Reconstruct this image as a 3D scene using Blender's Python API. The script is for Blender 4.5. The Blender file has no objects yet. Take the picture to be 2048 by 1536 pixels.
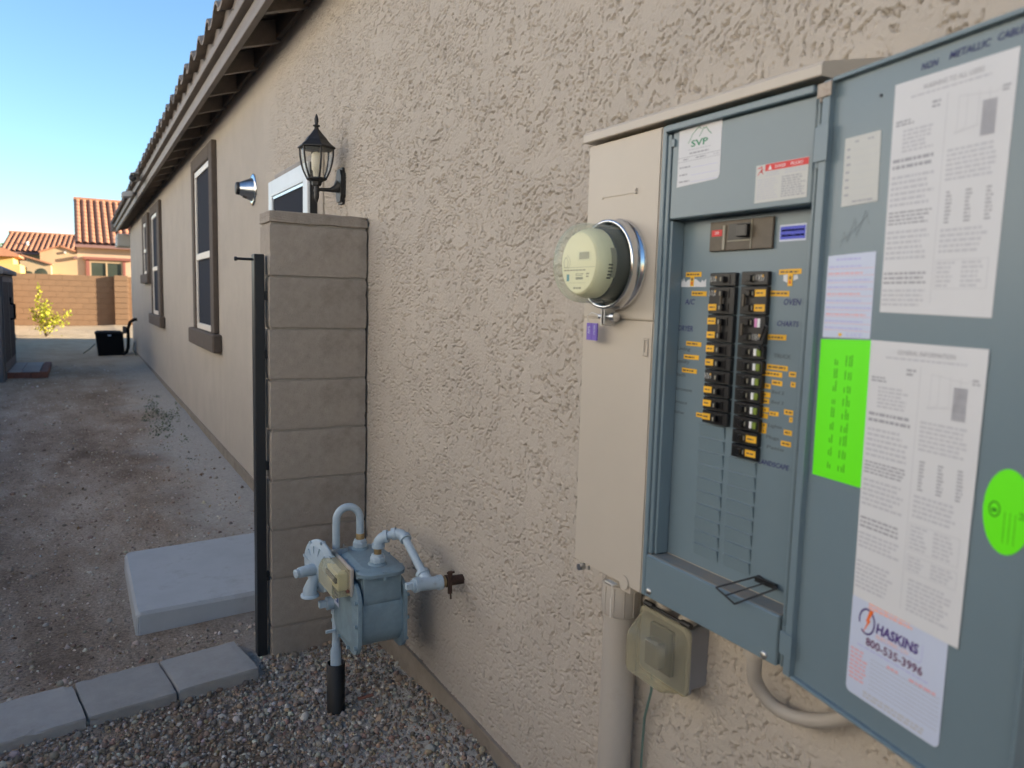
import bpy, bmesh, math, random
import numpy as np
from mathutils import Vector, Matrix

random.seed(7)
SC = bpy.context.scene
COL = SC.collection
PI = math.pi

# ------------------------------------------------------------------ camera
CAM = Vector((-1.041, 0.0, 1.5))
yaw, pitch, roll = (math.radians(a) for a in (29.996, 6.302, 1.584))
fw = Vector((math.sin(yaw) * math.cos(pitch), math.cos(yaw) * math.cos(pitch), -math.sin(pitch)))
r0 = Vector((math.cos(yaw), -math.sin(yaw), 0))
u0 = r0.cross(fw)
rt = r0 * math.cos(roll) + u0 * math.sin(roll)
up = rt.cross(fw)
cd = bpy.data.cameras.new('camera')
cam = bpy.data.objects.new('camera', cd)
COL.objects.link(cam)
cam.matrix_world = Matrix(((rt.x, up.x, -fw.x, CAM.x), (rt.y, up.y, -fw.y, CAM.y), (rt.z, up.z, -fw.z, CAM.z), (0, 0, 0, 1)))
cd.sensor_fit = 'HORIZONTAL'
cd.sensor_width = 36
cd.lens = 1500 / 2048 * 36
cd.clip_start = 0.02
cd.clip_end = 1500
cd.dof.use_dof = True
cd.dof.focus_distance = 2.35
cd.dof.aperture_fstop = 4.3
SC.camera = cam

# ------------------------------------------------------------------ light
SUN_EL, SUN_AZ = 12.5, 106.0
world = bpy.data.worlds.new('World')
SC.world = world
world.use_nodes = True
wn = world.node_tree
sky = wn.nodes.new('ShaderNodeTexSky')
sky.sky_type = 'NISHITA'
sky.sun_disc = False
sky.sun_elevation = math.radians(SUN_EL)
sky.sun_rotation = math.radians(SUN_AZ)
sky.air_density = 1.0
sky.dust_density = 0.1
sky.ozone_density = 3.5
wn.links.new(sky.outputs[0], wn.nodes['Background'].inputs[0])
wn.nodes['Background'].inputs[1].default_value = 0.088
sd = bpy.data.lights.new('sun', 'SUN')
sd.energy = 5.0
sd.angle = math.radians(0.53)
sd.color = (1.0, 0.86, 0.68)
sun = bpy.data.objects.new('sun', sd)
COL.objects.link(sun)
tosun = Vector((math.sin(math.radians(SUN_AZ)) * math.cos(math.radians(SUN_EL)), math.cos(math.radians(SUN_AZ)) * math.cos(math.radians(SUN_EL)), math.sin(math.radians(SUN_EL))))
sun.rotation_euler = tosun.to_track_quat('Z', 'Y').to_euler()
SC.view_settings.view_transform = 'Standard'
SC.view_settings.look = 'None'
SC.view_settings.gamma = 1.0
SC.view_settings.use_curve_mapping = False
SC.view_settings.exposure = 2.05
SC.cycles.use_denoising = True
SC.cycles.max_bounces = 8
SC.cycles.diffuse_bounces = 5
SC.cycles.transparent_max_bounces = 12
SC.cycles.caustics_reflective = False
SC.cycles.caustics_refractive = False
SC.cycles.sample_clamp_indirect = 6

# ------------------------------------------------------------------ materials
MATS = {}

def mat(name, col, rough=0.8, metal=0.0, var=0.0, vscale=8.0, bump=None, spec=0.5, col2=None, rnd=0.0, stretch=None, dirt=None):
    """Principled with procedural colour variation, relief and grime of its own shape."""
    m = bpy.data.materials.new(name)
    m.use_nodes = True
    nt = m.node_tree
    N, L = nt.nodes, nt.links
    b = N['Principled BSDF']
    b.inputs['Roughness'].default_value = rough
    b.inputs['Metallic'].default_value = metal
    b.inputs['Specular IOR Level'].default_value = spec
    b.inputs['Base Color'].default_value = (*col, 1)
    tc = N.new('ShaderNodeTexCoord')
    vec = tc.outputs['Object']
    if stretch:
        mp = N.new('ShaderNodeMapping')
        mp.inputs['Scale'].default_value = stretch
        L.new(vec, mp.inputs['Vector'])
        vec = mp.outputs['Vector']
    out = None
    if var or col2:
        n = N.new('ShaderNodeTexNoise')
        n.inputs['Scale'].default_value = vscale
        n.inputs['Detail'].default_value = 6
        n.inputs['Roughness'].default_value = 0.65
        L.new(vec, n.inputs['Vector'])
        rp = N.new('ShaderNodeValToRGB')
        rp.color_ramp.elements[0].position = 0.3
        rp.color_ramp.elements[1].position = 0.7
        c2 = col2 if col2 else tuple(min(1, c * (1 + var)) for c in col)
        c1 = tuple(c * (1 - var) for c in col)
        rp.color_ramp.elements[0].color = (*c1, 1)
        rp.color_ramp.elements[1].color = (*c2, 1)
        L.new(n.outputs['Fac'], rp.inputs['Fac'])
        out = rp.outputs['Color']
    if rnd:
        oi = N.new('ShaderNodeObjectInfo')
        hs = N.new('ShaderNodeHueSaturation')
        mr = N.new('ShaderNodeMapRange')
        mr.inputs['To Min'].default_value = 1 - rnd
        mr.inputs['To Max'].default_value = 1 + rnd
        L.new(oi.outputs['Random'], mr.inputs['Value'])
        L.new(mr.outputs['Result'], hs.inputs['Value'])
        if out:
            L.new(out, hs.inputs['Color'])
        else:
            hs.inputs['Color'].default_value = (*col, 1)
        out = hs.outputs['Color']
    if dirt:
        dcol, dscale, dlo, dhi, damt = dirt
        n = N.new('ShaderNodeTexNoise')
        n.inputs['Scale'].default_value = dscale
        n.inputs['Detail'].default_value = 8
        n.inputs['Roughness'].default_value = 0.7
        L.new(tc.outputs['Object'], n.inputs['Vector'])
        mr = N.new('ShaderNodeMapRange')
        mr.inputs['From Min'].default_value = dlo
        mr.inputs['From Max'].default_value = dhi
        mr.inputs['To Max'].default_value = damt
        L.new(n.outputs['Fac'], mr.inputs['Value'])
        mx = N.new('ShaderNodeMix')
        mx.data_type = 'RGBA'
        L.new(mr.outputs['Result'], mx.inputs[0])
        if out:
            L.new(out, mx.inputs[6])
        else:
            mx.inputs[6].default_value = (*col, 1)
        mx.inputs[7].default_value = (*dcol, 1)
        out = mx.outputs[2]
    if out:
        L.new(out, b.inputs['Base Color'])
    if bump:
        sc, st, dist = bump
        n = N.new('ShaderNodeTexNoise')
        n.inputs['Scale'].default_value = sc
        n.inputs['Detail'].default_value = 5
        n.inputs['Roughness'].default_value = 0.7
        L.new(vec, n.inputs['Vector'])
        bp = N.new('ShaderNodeBump')
        bp.inputs['Strength'].default_value = st
        bp.inputs['Distance'].default_value = dist
        L.new(n.outputs['Fac'], bp.inputs['Height'])
        L.new(bp.outputs['Normal'], b.inputs['Normal'])
    MATS[name] = m
    return m


def clear(name, tint, body, mix, rough=0.15):
    """aged clear plastic or glass: tinted see-through mixed with a glossy body"""
    m = bpy.data.materials.new(name)
    m.use_nodes = True
    nt = m.node_tree
    N, L = nt.nodes, nt.links
    b = N['Principled BSDF']
    b.inputs['Base Color'].default_value = (*body, 1)
    b.inputs['Roughness'].default_value = rough
    t = N.new('ShaderNodeBsdfTransparent')
    t.inputs['Color'].default_value = (*tint, 1)
    mx = N.new('ShaderNodeMixShader')
    fr = N.new('ShaderNodeLayerWeight')
    fr.inputs['Blend'].default_value = 0.5
    pw = N.new('ShaderNodeMath')
    pw.operation = 'POWER'
    pw.inputs[1].default_value = 3.0
    L.new(fr.outputs['Facing'], pw.inputs[0])
    ad = N.new('ShaderNodeMath')
    ad.operation = 'MULTIPLY_ADD'
    ad.use_clamp = True
    ad.inputs[1].default_value = 0.55
    ad.inputs[2].default_value = mix
    L.new(pw.outputs[0], ad.inputs[0])
    L.new(ad.outputs[0], mx.inputs[0])
    L.new(t.outputs[0], mx.inputs[1])
    L.new(b.outputs[0], mx.inputs[2])
    L.new(mx.outputs[0], N['Material Output'].inputs['Surface'])
    MATS[name] = m
    return m


mat('stucco', (0.452, 0.402, 0.346), 0.93, var=0.05, vscale=2.2, bump=(420, 0.4, 0.0012), spec=0.2, dirt=((0.36, 0.315, 0.27), 2.6, 0.5, 0.8, 0.45))
mat('concrete_stem', (0.26, 0.225, 0.19), 0.9, var=0.12, vscale=9, bump=(160, 0.3, 0.002), spec=0.2, dirt=((0.12, 0.09, 0.07), 6, 0.5, 0.75, 0.6))
mat('trim_brown', (0.105, 0.083, 0.068), 0.85, var=0.12, vscale=14, bump=(130, 0.35, 0.003), spec=0.3)
mat('fascia_paint', (0.22, 0.185, 0.155), 0.6, var=0.12, vscale=6, bump=(60, 0.15, 0.001), stretch=(6, 0.6, 6), dirt=((0.09, 0.07, 0.06), 9, 0.55, 0.8, 0.5))
mat('soffit_wood', (0.10, 0.075, 0.06), 0.8, var=0.15, vscale=9)
mat('roof_tile', (0.22, 0.18, 0.145), 0.85, var=0.25, vscale=14, rnd=0.18, bump=(90, 0.3, 0.003))
mat('window_white', (0.72, 0.66, 0.58), 0.45)
mat('screen_dark', (0.022, 0.025, 0.036), 0.9, spec=0.2, bump=(900, 0.2, 0.001))
mat('door_white', (0.62, 0.66, 0.69), 0.4, var=0.04)
mat('bronze_black', (0.02, 0.02, 0.022), 0.5)
mat('grey_header', (0.33, 0.31, 0.29), 0.9, var=0.2, vscale=12, bump=(200, 0.4, 0.003))
mat('block', (0.36, 0.315, 0.27), 0.92, var=0.09, vscale=38, rnd=0.05, bump=(210, 0.8, 0.006), spec=0.25, dirt=((0.10, 0.08, 0.065), 7, 0.52, 0.8, 0.5))
mat('mortar', (0.30, 0.27, 0.235), 0.95, var=0.1, vscale=30, bump=(200, 0.4, 0.002))
mat('black_paint', (0.012, 0.014, 0.018), 0.42, bump=(200, 0.08, 0.0005), dirt=((0.03, 0.028, 0.026), 30, 0.66, 0.85, 0.4))
mat('lantern_black', (0.016, 0.015, 0.015), 0.5, bump=(300, 0.2, 0.0006), dirt=((0.10, 0.095, 0.09), 40, 0.5, 0.85, 0.35))
clear('lantern_glass', (0.97, 0.96, 0.93), (0.5, 0.5, 0.47), 0.08, 0.06)
mat('bulb', (0.85, 0.8, 0.66), 0.5)
mat('galvanised', (0.62, 0.63, 0.64), 0.28, metal=1.0, var=0.1, vscale=30)
mat('chrome', (0.75, 0.75, 0.75), 0.16, metal=1.0)
mat('camera_white', (0.5, 0.49, 0.46), 0.5)
mat('beige_enamel', (0.48, 0.425, 0.355), 0.42, var=0.03, vscale=4, bump=(500, 0.05, 0.0004), dirt=((0.30, 0.23, 0.17), 9, 0.6, 0.85, 0.35))
mat('grey_enamel', (0.15, 0.205, 0.235), 0.33, var=0.05, vscale=3, bump=(600, 0.05, 0.0003), dirt=((0.24, 0.22, 0.19), 14, 0.62, 0.9, 0.35))
mat('dusty_grey', (0.16, 0.185, 0.195), 0.5, dirt=((0.27, 0.215, 0.165), 9, 0.36, 0.62, 0.85))
mat('breaker_black', (0.012, 0.012, 0.013), 0.35)
mat('toggle_black', (0.006, 0.006, 0.007), 0.3)
mat('main_brown', (0.085, 0.066, 0.045), 0.45, var=0.2, vscale=60)
mat('white_print', (0.75, 0.75, 0.74), 0.5)
mat('dim_print', (0.30, 0.28, 0.22), 0.5)
mat('yellow_tape', (0.78, 0.42, 0.02), 0.5, rnd=0.08)
mat('paper', (0.62, 0.62, 0.63), 0.65, var=0.02, vscale=12)
mat('paper_old', (0.54, 0.54, 0.51), 0.6, var=0.03, vscale=12)
mat('paper_blue', (0.52, 0.57, 0.70), 0.45, var=0.02, vscale=12)
mat('neon_green', (0.13, 0.85, 0.0), 0.5)
mat('ink_black', (0.03, 0.03, 0.035), 0.6)
mat('ink_grey', (0.33, 0.33, 0.36), 0.6)
mat('ink_light', (0.48, 0.48, 0.51), 0.6)
mat('ink_red', (0.62, 0.03, 0.03), 0.5)
mat('ink_pink', (0.72, 0.36, 0.38), 0.5)
mat('ink_orange', (0.85, 0.16, 0.02), 0.5)
mat('ink_peach', (0.86, 0.42, 0.32), 0.5)
mat('ink_purple', (0.07, 0.03, 0.19), 0.5)
mat('ink_maroon', (0.13, 0.03, 0.09), 0.5)
mat('ink_lav', (0.42, 0.42, 0.68), 0.5)
mat('ink_green', (0.02, 0.22, 0.10), 0.5)
mat('ink_marker', (0.03, 0.035, 0.13), 0.6)
mat('ink_pencil', (0.085, 0.105, 0.12), 0.6)
mat('ink_darkgreen', (0.02, 0.25, 0.0), 0.6)
mat('sticker_blue', (0.05, 0.07, 0.55), 0.45)
mat('ink_sky', (0.30, 0.36, 0.75), 0.5)
mat('tag_purple', (0.16, 0.10, 0.45), 0.45)
mat('button_green', (0.16, 0.22, 0.02), 0.5)
mat('button_pink', (0.6, 0.22, 0.45), 0.5)
mat('screw_steel', (0.55, 0.52, 0.48), 0.4, metal=1.0)
mat('wire_black', (0.01, 0.01, 0.01), 0.4)
mat('hinge_tan', (0.40, 0.33, 0.26), 0.5, dirt=((0.16, 0.09, 0.05), 60, 0.5, 0.7, 0.6))
mat('meter_cream', (0.74, 0.70, 0.50), 0.5, var=0.04, vscale=30)
mat('meter_face', (0.80, 0.75, 0.54), 0.5)
mat('lcd', (0.27, 0.26, 0.20), 0.3)
mat('meter_black', (0.02, 0.02, 0.02), 0.35)
mat('teal_print', (0.05, 0.24, 0.32), 0.5)
clear('meter_clear', (0.95, 0.97, 0.92), (0.62, 0.66, 0.56), 0.11, 0.05)
clear('cover_clear', (0.90, 0.87, 0.72), (0.60, 0.56, 0.42), 0.26, 0.09)
clear('index_clear', (0.93, 0.90, 0.78), (0.60, 0.56, 0.42), 0.27, 0.2)
mat('pvc_beige', (0.40, 0.36, 0.315), 0.55, var=0.05, vscale=6, dirt=((0.23, 0.185, 0.145), 12, 0.55, 0.8, 0.4))
mat('pvc_grey', (0.20, 0.20, 0.215), 0.5, var=0.05, vscale=10)
mat('outlet_dark', (0.035, 0.035, 0.035), 0.5)
mat('wire_green', (0.10, 0.17, 0.15), 0.5)
mat('gas_blue', (0.195, 0.275, 0.325), 0.5, var=0.14, vscale=22, bump=(260, 0.15, 0.0008), dirt=((0.22, 0.21, 0.20), 28, 0.56, 0.8, 0.6))
mat('gas_light', (0.38, 0.47, 0.54), 0.45, var=0.08, vscale=24, bump=(200, 0.15, 0.0008), dirt=((0.19, 0.13, 0.085), 38, 0.60, 0.8, 0.6))
mat('rust', (0.05, 0.026, 0.018), 0.85, var=0.3, vscale=60, bump=(200, 0.4, 0.001))
mat('brass', (0.33, 0.24, 0.12), 0.5, metal=0.5, var=0.2, vscale=80)
mat('sleeve_black', (0.006, 0.006, 0.007), 0.6)
mat('gas_label', (0.05, 0.10, 0.32), 0.5)
mat('concrete_slab', (0.42, 0.44, 0.455), 0.88, var=0.08, vscale=5, bump=(120, 0.25, 0.002), dirt=((0.14, 0.115, 0.095), 5, 0.55, 0.8, 0.55))
mat('paver_grey', (0.33, 0.318, 0.30), 0.92, var=0.10, vscale=16, rnd=0.08, bump=(260, 0.5, 0.0025), dirt=((0.10, 0.085, 0.07), 8, 0.55, 0.8, 0.5))
mat('brick_red', (0.20, 0.09, 0.065), 0.9, var=0.15, vscale=18, rnd=0.1, bump=(180, 0.4, 0.003))
mat('shed_grey', (0.15, 0.145, 0.15), 0.7, var=0.05, vscale=5)
mat('shed_dark', (0.06, 0.058, 0.062), 0.7)
mat('bin_black', (0.006, 0.006, 0.007), 0.8, spec=0.2)
mat('far_block', (0.215, 0.128, 0.068), 0.92, var=0.05, vscale=6, rnd=0.04, bump=(60, 0.3, 0.006))
mat('far_mortar', (0.205, 0.122, 0.065), 0.95)
mat('neighbour_stucco', (0.50, 0.345, 0.22), 0.9, var=0.04, vscale=1.5)
mat('neighbour_cream', (0.44, 0.32, 0.18), 0.9, var=0.05, vscale=1.2)
mat('neighbour_yellow', (0.56, 0.38, 0.13), 0.9, var=0.03, vscale=1.2)
mat('neighbour_tile', (0.40, 0.18, 0.095), 0.85, var=0.16, vscale=1.6, rnd=0.10)
mat('pale_stucco', (0.70, 0.71, 0.70), 0.9, var=0.03, vscale=1.5)
mat('neighbour_trim', (0.24, 0.085, 0.06), 0.8)
mat('neighbour_eave', (0.22, 0.12, 0.10), 0.85)
mat('window_glass', (0.05, 0.06, 0.045), 0.08)
mat('window_tan', (0.42, 0.30, 0.17), 0.6)
mat('bark', (0.13, 0.09, 0.06), 0.9, var=0.2, vscale=20)
mat('hose_green', (0.08, 0.10, 0.07), 0.6)
mat('cap_white', (0.55, 0.52, 0.46), 0.7)


def attr_mat(name, rough=0.85, bump=None, transl=0.0):
    m = bpy.data.materials.new(name)
    m.use_nodes = True
    N, L = m.node_tree.nodes, m.node_tree.links
    b = N['Principled BSDF']
    b.inputs['Roughness'].default_value = rough
    b.inputs['Specular IOR Level'].default_value = 0.3
    a = N.new('ShaderNodeAttribute')
    a.attribute_name = 'col'
    L.new(a.outputs['Color'], b.inputs['Base Color'])
    if bump:
        n = N.new('ShaderNodeTexNoise')
        n.inputs['Scale'].default_value = bump[0]
        tc = N.new('ShaderNodeTexCoord')
        L.new(tc.outputs['Object'], n.inputs['Vector'])
        bp = N.new('ShaderNodeBump')
        bp.inputs['Strength'].default_value = bump[1]
        bp.inputs['Distance'].default_value = bump[2]
        L.new(n.outputs['Fac'], bp.inputs['Height'])
        L.new(bp.outputs['Normal'], b.inputs['Normal'])
    if transl:
        t = N.new('ShaderNodeBsdfTranslucent')
        L.new(a.outputs['Color'], t.inputs['Color'])
        mx = N.new('ShaderNodeMixShader')
        mx.inputs[0].default_value = transl
        L.new(b.outputs[0], mx.inputs[1])
        L.new(t.outputs[0], mx.inputs[2])
        L.new(mx.outputs[0], N['Material Output'].inputs['Surface'])
    MATS[name] = m


attr_mat('stone', 0.8, (300, 0.3, 0.002))
attr_mat('leaf', 0.6, None, 0.35)
attr_mat('litter', 0.9)


def ground_material():
    m = bpy.data.materials.new('dirt')
    m.use_nodes = True
    N, L = m.node_tree.nodes, m.node_tree.links
    b = N['Principled BSDF']
    b.inputs['Roughness'].default_value = 0.95
    b.inputs['Specular IOR Level'].default_value = 0.15
    tc = N.new('ShaderNodeTexCoord')

    def noise(scale, detail=8, rough=0.65, st=None):
        n = N.new('ShaderNodeTexNoise')
        n.inputs['Scale'].default_value = scale
        n.inputs['Detail'].default_value = detail
        n.inputs['Roughness'].default_value = rough
        src = tc.outputs['Object']
        if st:
            mp = N.new('ShaderNodeMapping')
            mp.inputs['Scale'].default_value = st
            L.new(src, mp.inputs['Vector'])
            src = mp.outputs['Vector']
        L.new(src, n.inputs['Vector'])
        return n.outputs['Fac']

    def ramp(fac, stops):
        r = N.new('ShaderNodeValToRGB')
        e = r.color_ramp.elements
        e[0].position, e[0].color = stops[0][0], (*stops[0][1], 1)
        e[1].position, e[1].color = stops[-1][0], (*stops[-1][1], 1)
        for p, c in stops[1:-1]:
            k = e.new(p)
            k.color = (*c, 1)
        L.new(fac, r.inputs['Fac'])
        return r.outputs['Color']

    def mix(fac, a, bb):
        x = N.new('ShaderNodeMix')
        x.data_type = 'RGBA'
        L.new(fac, x.inputs[0])
        for i, s in ((6, a), (7, bb)):
            if isinstance(s, tuple):
                x.inputs[i].default_value = (*s, 1)
            else:
                L.new(s, x.inputs[i])
        return x.outputs[2]

    def mrange(v, a, c, lo=0.0, hi=1.0):
        q = N.new('ShaderNodeMapRange')
        q.inputs['From Min'].default_value = a
        q.inputs['From Max'].default_value = c
        q.inputs['To Min'].default_value = lo
        q.inputs['To Max'].default_value = hi
        L.new(v, q.inputs['Value'])
        return q.outputs['Result']

    dirt = ramp(noise(1.25, 9, 0.72, (1.25, 0.5, 1)), [(0.36, (0.19, 0.138, 0.10)), (0.5, (0.36, 0.285, 0.22)), (0.66, (0.52, 0.44, 0.365))])
    fine = ramp(noise(75, 6, 0.75), [(0.32, (0.42, 0.42, 0.42)), (0.52, (1, 1, 1)), (0.72, (1.5, 1.48, 1.45))])
    mul = N.new('ShaderNodeMix')
    mul.data_type = 'RGBA'
    mul.blend_type = 'MULTIPLY'
    mul.inputs[0].default_value = 1
    L.new(dirt, mul.inputs[6])
    L.new(fine, mul.inputs[7])
    base = mul.outputs[2]
    sp = N.new('ShaderNodeSeparateXYZ')
    L.new(tc.outputs['Object'], sp.inputs[0])
    # pale decomposed granite strip washed down along the house foot
    warp = N.new('ShaderNodeMath')
    warp.operation = 'MULTIPLY_ADD'
    L.new(noise(0.9, 6), warp.inputs[0])
    warp.inputs[1].default_value = 1.1
    L.new(sp.outputs['X'], warp.inputs[2])
    strip = mrange(warp.outputs[0], -0.10, 0.30, 0.0, 0.85)
    pale = ramp(noise(40, 6, 0.7), [(0.3, (0.36, 0.345, 0.32)), (0.7, (0.56, 0.54, 0.50))])
    base = mix(strip, base, pale)
    # paler sand in the open back yard
    far = mrange(sp.outputs['Y'], 9.0, 22.0)
    sand = ramp(noise(3.0, 9, 0.7), [(0.3, (0.36, 0.28, 0.18)), (0.7, (0.52, 0.42, 0.285))])
    base = mix(far, base, sand)
    L.new(base, b.inputs['Base Color'])
    bp = N.new('ShaderNodeBump')
    bp.inputs['Strength'].default_value = 0.9
    bp.inputs['Distance'].default_value = 0.016
    L.new(noise(60, 8, 0.75), bp.inputs['Height'])
    bp2 = N.new('ShaderNodeBump')
    bp2.inputs['Strength'].default_value = 0.5
    bp2.inputs['Distance'].default_value = 0.05
    L.new(noise(7, 6, 0.6), bp2.inputs['Height'])
    L.new(bp2.outputs['Normal'], bp.inputs['Normal'])
    L.new(bp.outputs['Normal'], b.inputs['Normal'])
    MATS['dirt'] = m


ground_material()


def stucco_cracks():
    """fine hanging edges of the trowelled coat, too thin for the mesh, as relief in the material"""
    def add(m, strength, dist, tint=None):
        N, L = m.node_tree.nodes, m.node_tree.links
        b = N['Principled BSDF']
        tc = [n for n in N if n.type == 'TEX_COORD'][0]
        prev = b.inputs['Normal'].links[0].from_socket
        for scale, seed, amt in ((62.0, 0.0, 1.0), (110.0, 3.7, 0.7)):
            mp = N.new('ShaderNodeMapping')
            mp.inputs['Rotation'].default_value = (0.6, 0, 0)
            mp.inputs['Scale'].default_value = (1, 1.5, 1.0)
            mp.inputs['Location'].default_value = (seed, seed * 2, seed)
            L.new(tc.outputs['Object'], mp.inputs['Vector'])
            n = N.new('ShaderNodeTexNoise')
            n.inputs['Scale'].default_value = scale
            n.inputs['Detail'].default_value = 2.5
            n.inputs['Roughness'].default_value = 0.55
            n.inputs['Distortion'].default_value = 0.7
            L.new(mp.outputs['Vector'], n.inputs['Vector'])
            mr = N.new('ShaderNodeMapRange')
            mr.inputs['From Min'].default_value = 0.485
            mr.inputs['From Max'].default_value = 0.515
            L.new(n.outputs['Fac'], mr.inputs['Value'])
            bp = N.new('ShaderNodeBump')
            bp.inputs['Strength'].default_value = strength * amt
            bp.inputs['Distance'].default_value = dist
            L.new(mr.outputs['Result'], bp.inputs['Height'])
            L.new(prev, bp.inputs['Normal'])
            prev = bp.outputs['Normal']
        L.new(prev, b.inputs['Normal'])
    base = bpy.data.materials['stucco']
    far = base.copy()
    far.name = 'stucco_far'
    MATS['stucco_far'] = far
    add(base, 0.30, 0.003)
    add(far, 0.5, 0.004)


stucco_cracks()

# ------------------------------------------------------------------ mesh helpers


def unit(v):
    return Vector(v).normalized()


class MB:
    def __init__(s):
        s.v, s.f, s.m, s.s = [], [], [], []

    def add(s, vs, fs, mat=0, smooth=False):
        o = len(s.v)
        s.v += [tuple(p) for p in vs]
        for f in fs:
            s.f.append([i + o for i in f])
            s.m.append(mat)
            s.s.append(smooth)
        return s

    def box(s, x0, x1, y0, y1, z0, z1, mat=0):
        x0, x1 = sorted((x0, x1)); y0, y1 = sorted((y0, y1)); z0, z1 = sorted((z0, z1))
        vs = [(x, y, z) for x in (x0, x1) for y in (y0, y1) for z in (z0, z1)]
        return s.add(vs, [(0, 1, 3, 2), (4, 6, 7, 5), (0, 4, 5, 1), (2, 3, 7, 6), (0, 2, 6, 4), (1, 5, 7, 3)], mat)

    def obox(s, o, U, V, W, u, v, w, mat=0):
        """box in a frame: ranges u, v, w along axes U, V, W from o"""
        o, U, V, W = Vector(o), Vector(U), Vector(V), Vector(W)
        vs = [o + U * a + V * b + W * c for a in u for b in v for c in w]
        return s.add(vs, [(0, 1, 3, 2), (4, 6, 7, 5), (0, 4, 5, 1), (2, 3, 7, 6), (0, 2, 6, 4), (1, 5, 7, 3)], mat)

    def ring_strip(s, rings, mat=0, smooth=True, close=True, caps=(True, True)):
        n = len(rings[0])
        vs = [p for r in rings for p in r]
        fs = []
        for i in range(len(rings) - 1):
            for j in range(n if close else n - 1):
                k = (j + 1) % n
                fs.append((i * n + j, i * n + k, (i + 1) * n + k, (i + 1) * n + j))
        s.add(vs, fs, mat, smooth)
        if caps[0]:
            s.add(rings[0], [tuple(range(n))[::-1]], mat)
        if caps[1]:
            s.add(rings[-1], [tuple(range(n))], mat)
        return s

    def tube(s, path, r, n=14, mat=0, caps=(True, True), smooth=True):
        P = [Vector(p) for p in path]
        rs = r if isinstance(r, (list, tuple)) else [r] * len(P)
        T = []
        for i in range(len(P)):
            a, b = P[max(0, i - 1)], P[min(len(P) - 1, i + 1)]
            T.append((b - a).normalized())
        ref = Vector((0, 0, 1)) if abs(T[0].z) < 0.9 else Vector((1, 0, 0))
        nrm = (ref - T[0] * ref.dot(T[0])).normalized()
        rings = []
        for p, t, q in zip(P, T, rs):
            nrm = (nrm - t * nrm.dot(t)).normalized()
            bi = t.cross(nrm)
            rings.append([p + (nrm * math.cos(2 * PI * k / n) + bi * math.sin(2 * PI * k / n)) * q for k in range(n)])
        return s.ring_strip(rings, mat, smooth, True, caps)

    def cyl(s, p0, p1, r0, r1=None, n=18, mat=0, caps=(True, True), smooth=True):
        p0, p1 = Vector(p0), Vector(p1)
        t = (p1 - p0).normalized()
        ref = Vector((0, 0, 1)) if abs(t.z) < 0.9 else Vector((1, 0, 0))
        a = (ref - t * ref.dot(t)).normalized()
        b = t.cross(a)
        r1 = r0 if r1 is None else r1
        R = [[p + (a * math.cos(2 * PI * k / n) + b * math.sin(2 * PI * k / n)) * r for k in range(n)] for p, r in ((p0, r0), (p1, r1))]
        return s.ring_strip(R, mat, smooth, True, caps)

    def lathe(s, prof, o, axis, n=28, mat=0, smooth=True, caps=(True, True), ph=0.0):
        """prof: (radius, distance along axis)"""
        o, t = Vector(o), unit(axis)
        ref = Vector((0, 0, 1)) if abs(t.z) < 0.9 else Vector((1, 0, 0))
        a = (ref - t * ref.dot(t)).normalized()
        b = t.cross(a)
        R = [[o + t * d + (a * math.cos(2 * PI * k / n + ph) + b * math.sin(2 * PI * k / n + ph)) * max(r, 1e-5) for k in range(n)] for r, d in prof]
        return s.ring_strip(R, mat, smooth, True, caps)

    def prism(s, poly, o, U, V, W, d0, d1, mat=0, smooth=False):
        o, U, V, W = Vector(o), Vector(U), Vector(V), Vector(W)
        R = [[o + U * a + V * b + W * d for a, b in poly] for d in (d0, d1)]
        return s.ring_strip(R, mat, smooth)

    def quad(s, o, U, V, u0, u1, v0, v1, w, W, mat=0):
        o, U, V, W = Vector(o), Vector(U), Vector(V), Vector(W)
        vs = [o + U * a + V * b + W * w for a, b in ((u0, v0), (u1, v0), (u1, v1), (u0, v1))]
        return s.add(vs, [(0, 1, 2, 3)], mat)

    def build(s, name, mats, parent=None, bevel=0.0, seg=1):
        me = bpy.data.meshes.new(name)
        org = origin_of(parent)
        me.from_pydata([(x - org[0], y - org[1], z - org[2]) for x, y, z in s.v], [], s.f)
        if isinstance(mats, str):
            mats = [mats]
        for k in mats:
            me.materials.append(MATS[k])
        me.polygons.foreach_set('material_index', s.m)
        me.polygons.foreach_set('use_smooth', s.s)
        bm = bmesh.new()
        bm.from_mesh(me)
        bmesh.ops.recalc_face_normals(bm, faces=bm.faces) if len(s.f) < 60000 else None
        if bevel:
            es = [e for e in bm.edges if len(e.link_faces) == 2 and e.calc_face_angle(0) > 0.6]
            bmesh.ops.bevel(bm, geom=es, offset=bevel, segments=seg, affect='EDGES', clamp_overlap=True)
        bm.to_mesh(me)
        bm.free()
        return link(name, me, parent)


ORG = {}


def origin_of(o):
    return ORG.get(o.name, (0, 0, 0)) if o is not None else (0, 0, 0)


def link(name, data, parent=None):
    o = bpy.data.objects.new(name, data)
    COL.objects.link(o)
    if parent is not None:
        o.parent = parent
    ORG[o.name] = origin_of(parent)
    return o


def tag(o, label=None, cat=None, group=None, kind=None):
    if label: o['label'] = label
    if cat: o['category'] = cat
    if group: o['group'] = group
    if kind: o['kind'] = kind
    return o


def thing(name, loc, label, cat, group=None):
    o = bpy.data.objects.new(name, None)
    COL.objects.link(o)
    o.location = loc
    o.empty_display_size = 0.05
    ORG[o.name] = tuple(loc)
    return tag(o, label, cat, group)


def share(src, name, loc, parent):
    """another piece with the same mesh, set at a world position"""
    o = bpy.data.objects.new(name, src)
    COL.objects.link(o)
    org = origin_of(parent)
    o.location = (loc[0] - org[0], loc[1] - org[1], loc[2] - org[2])
    o.parent = parent
    ORG[o.name] = org
    return o


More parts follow.
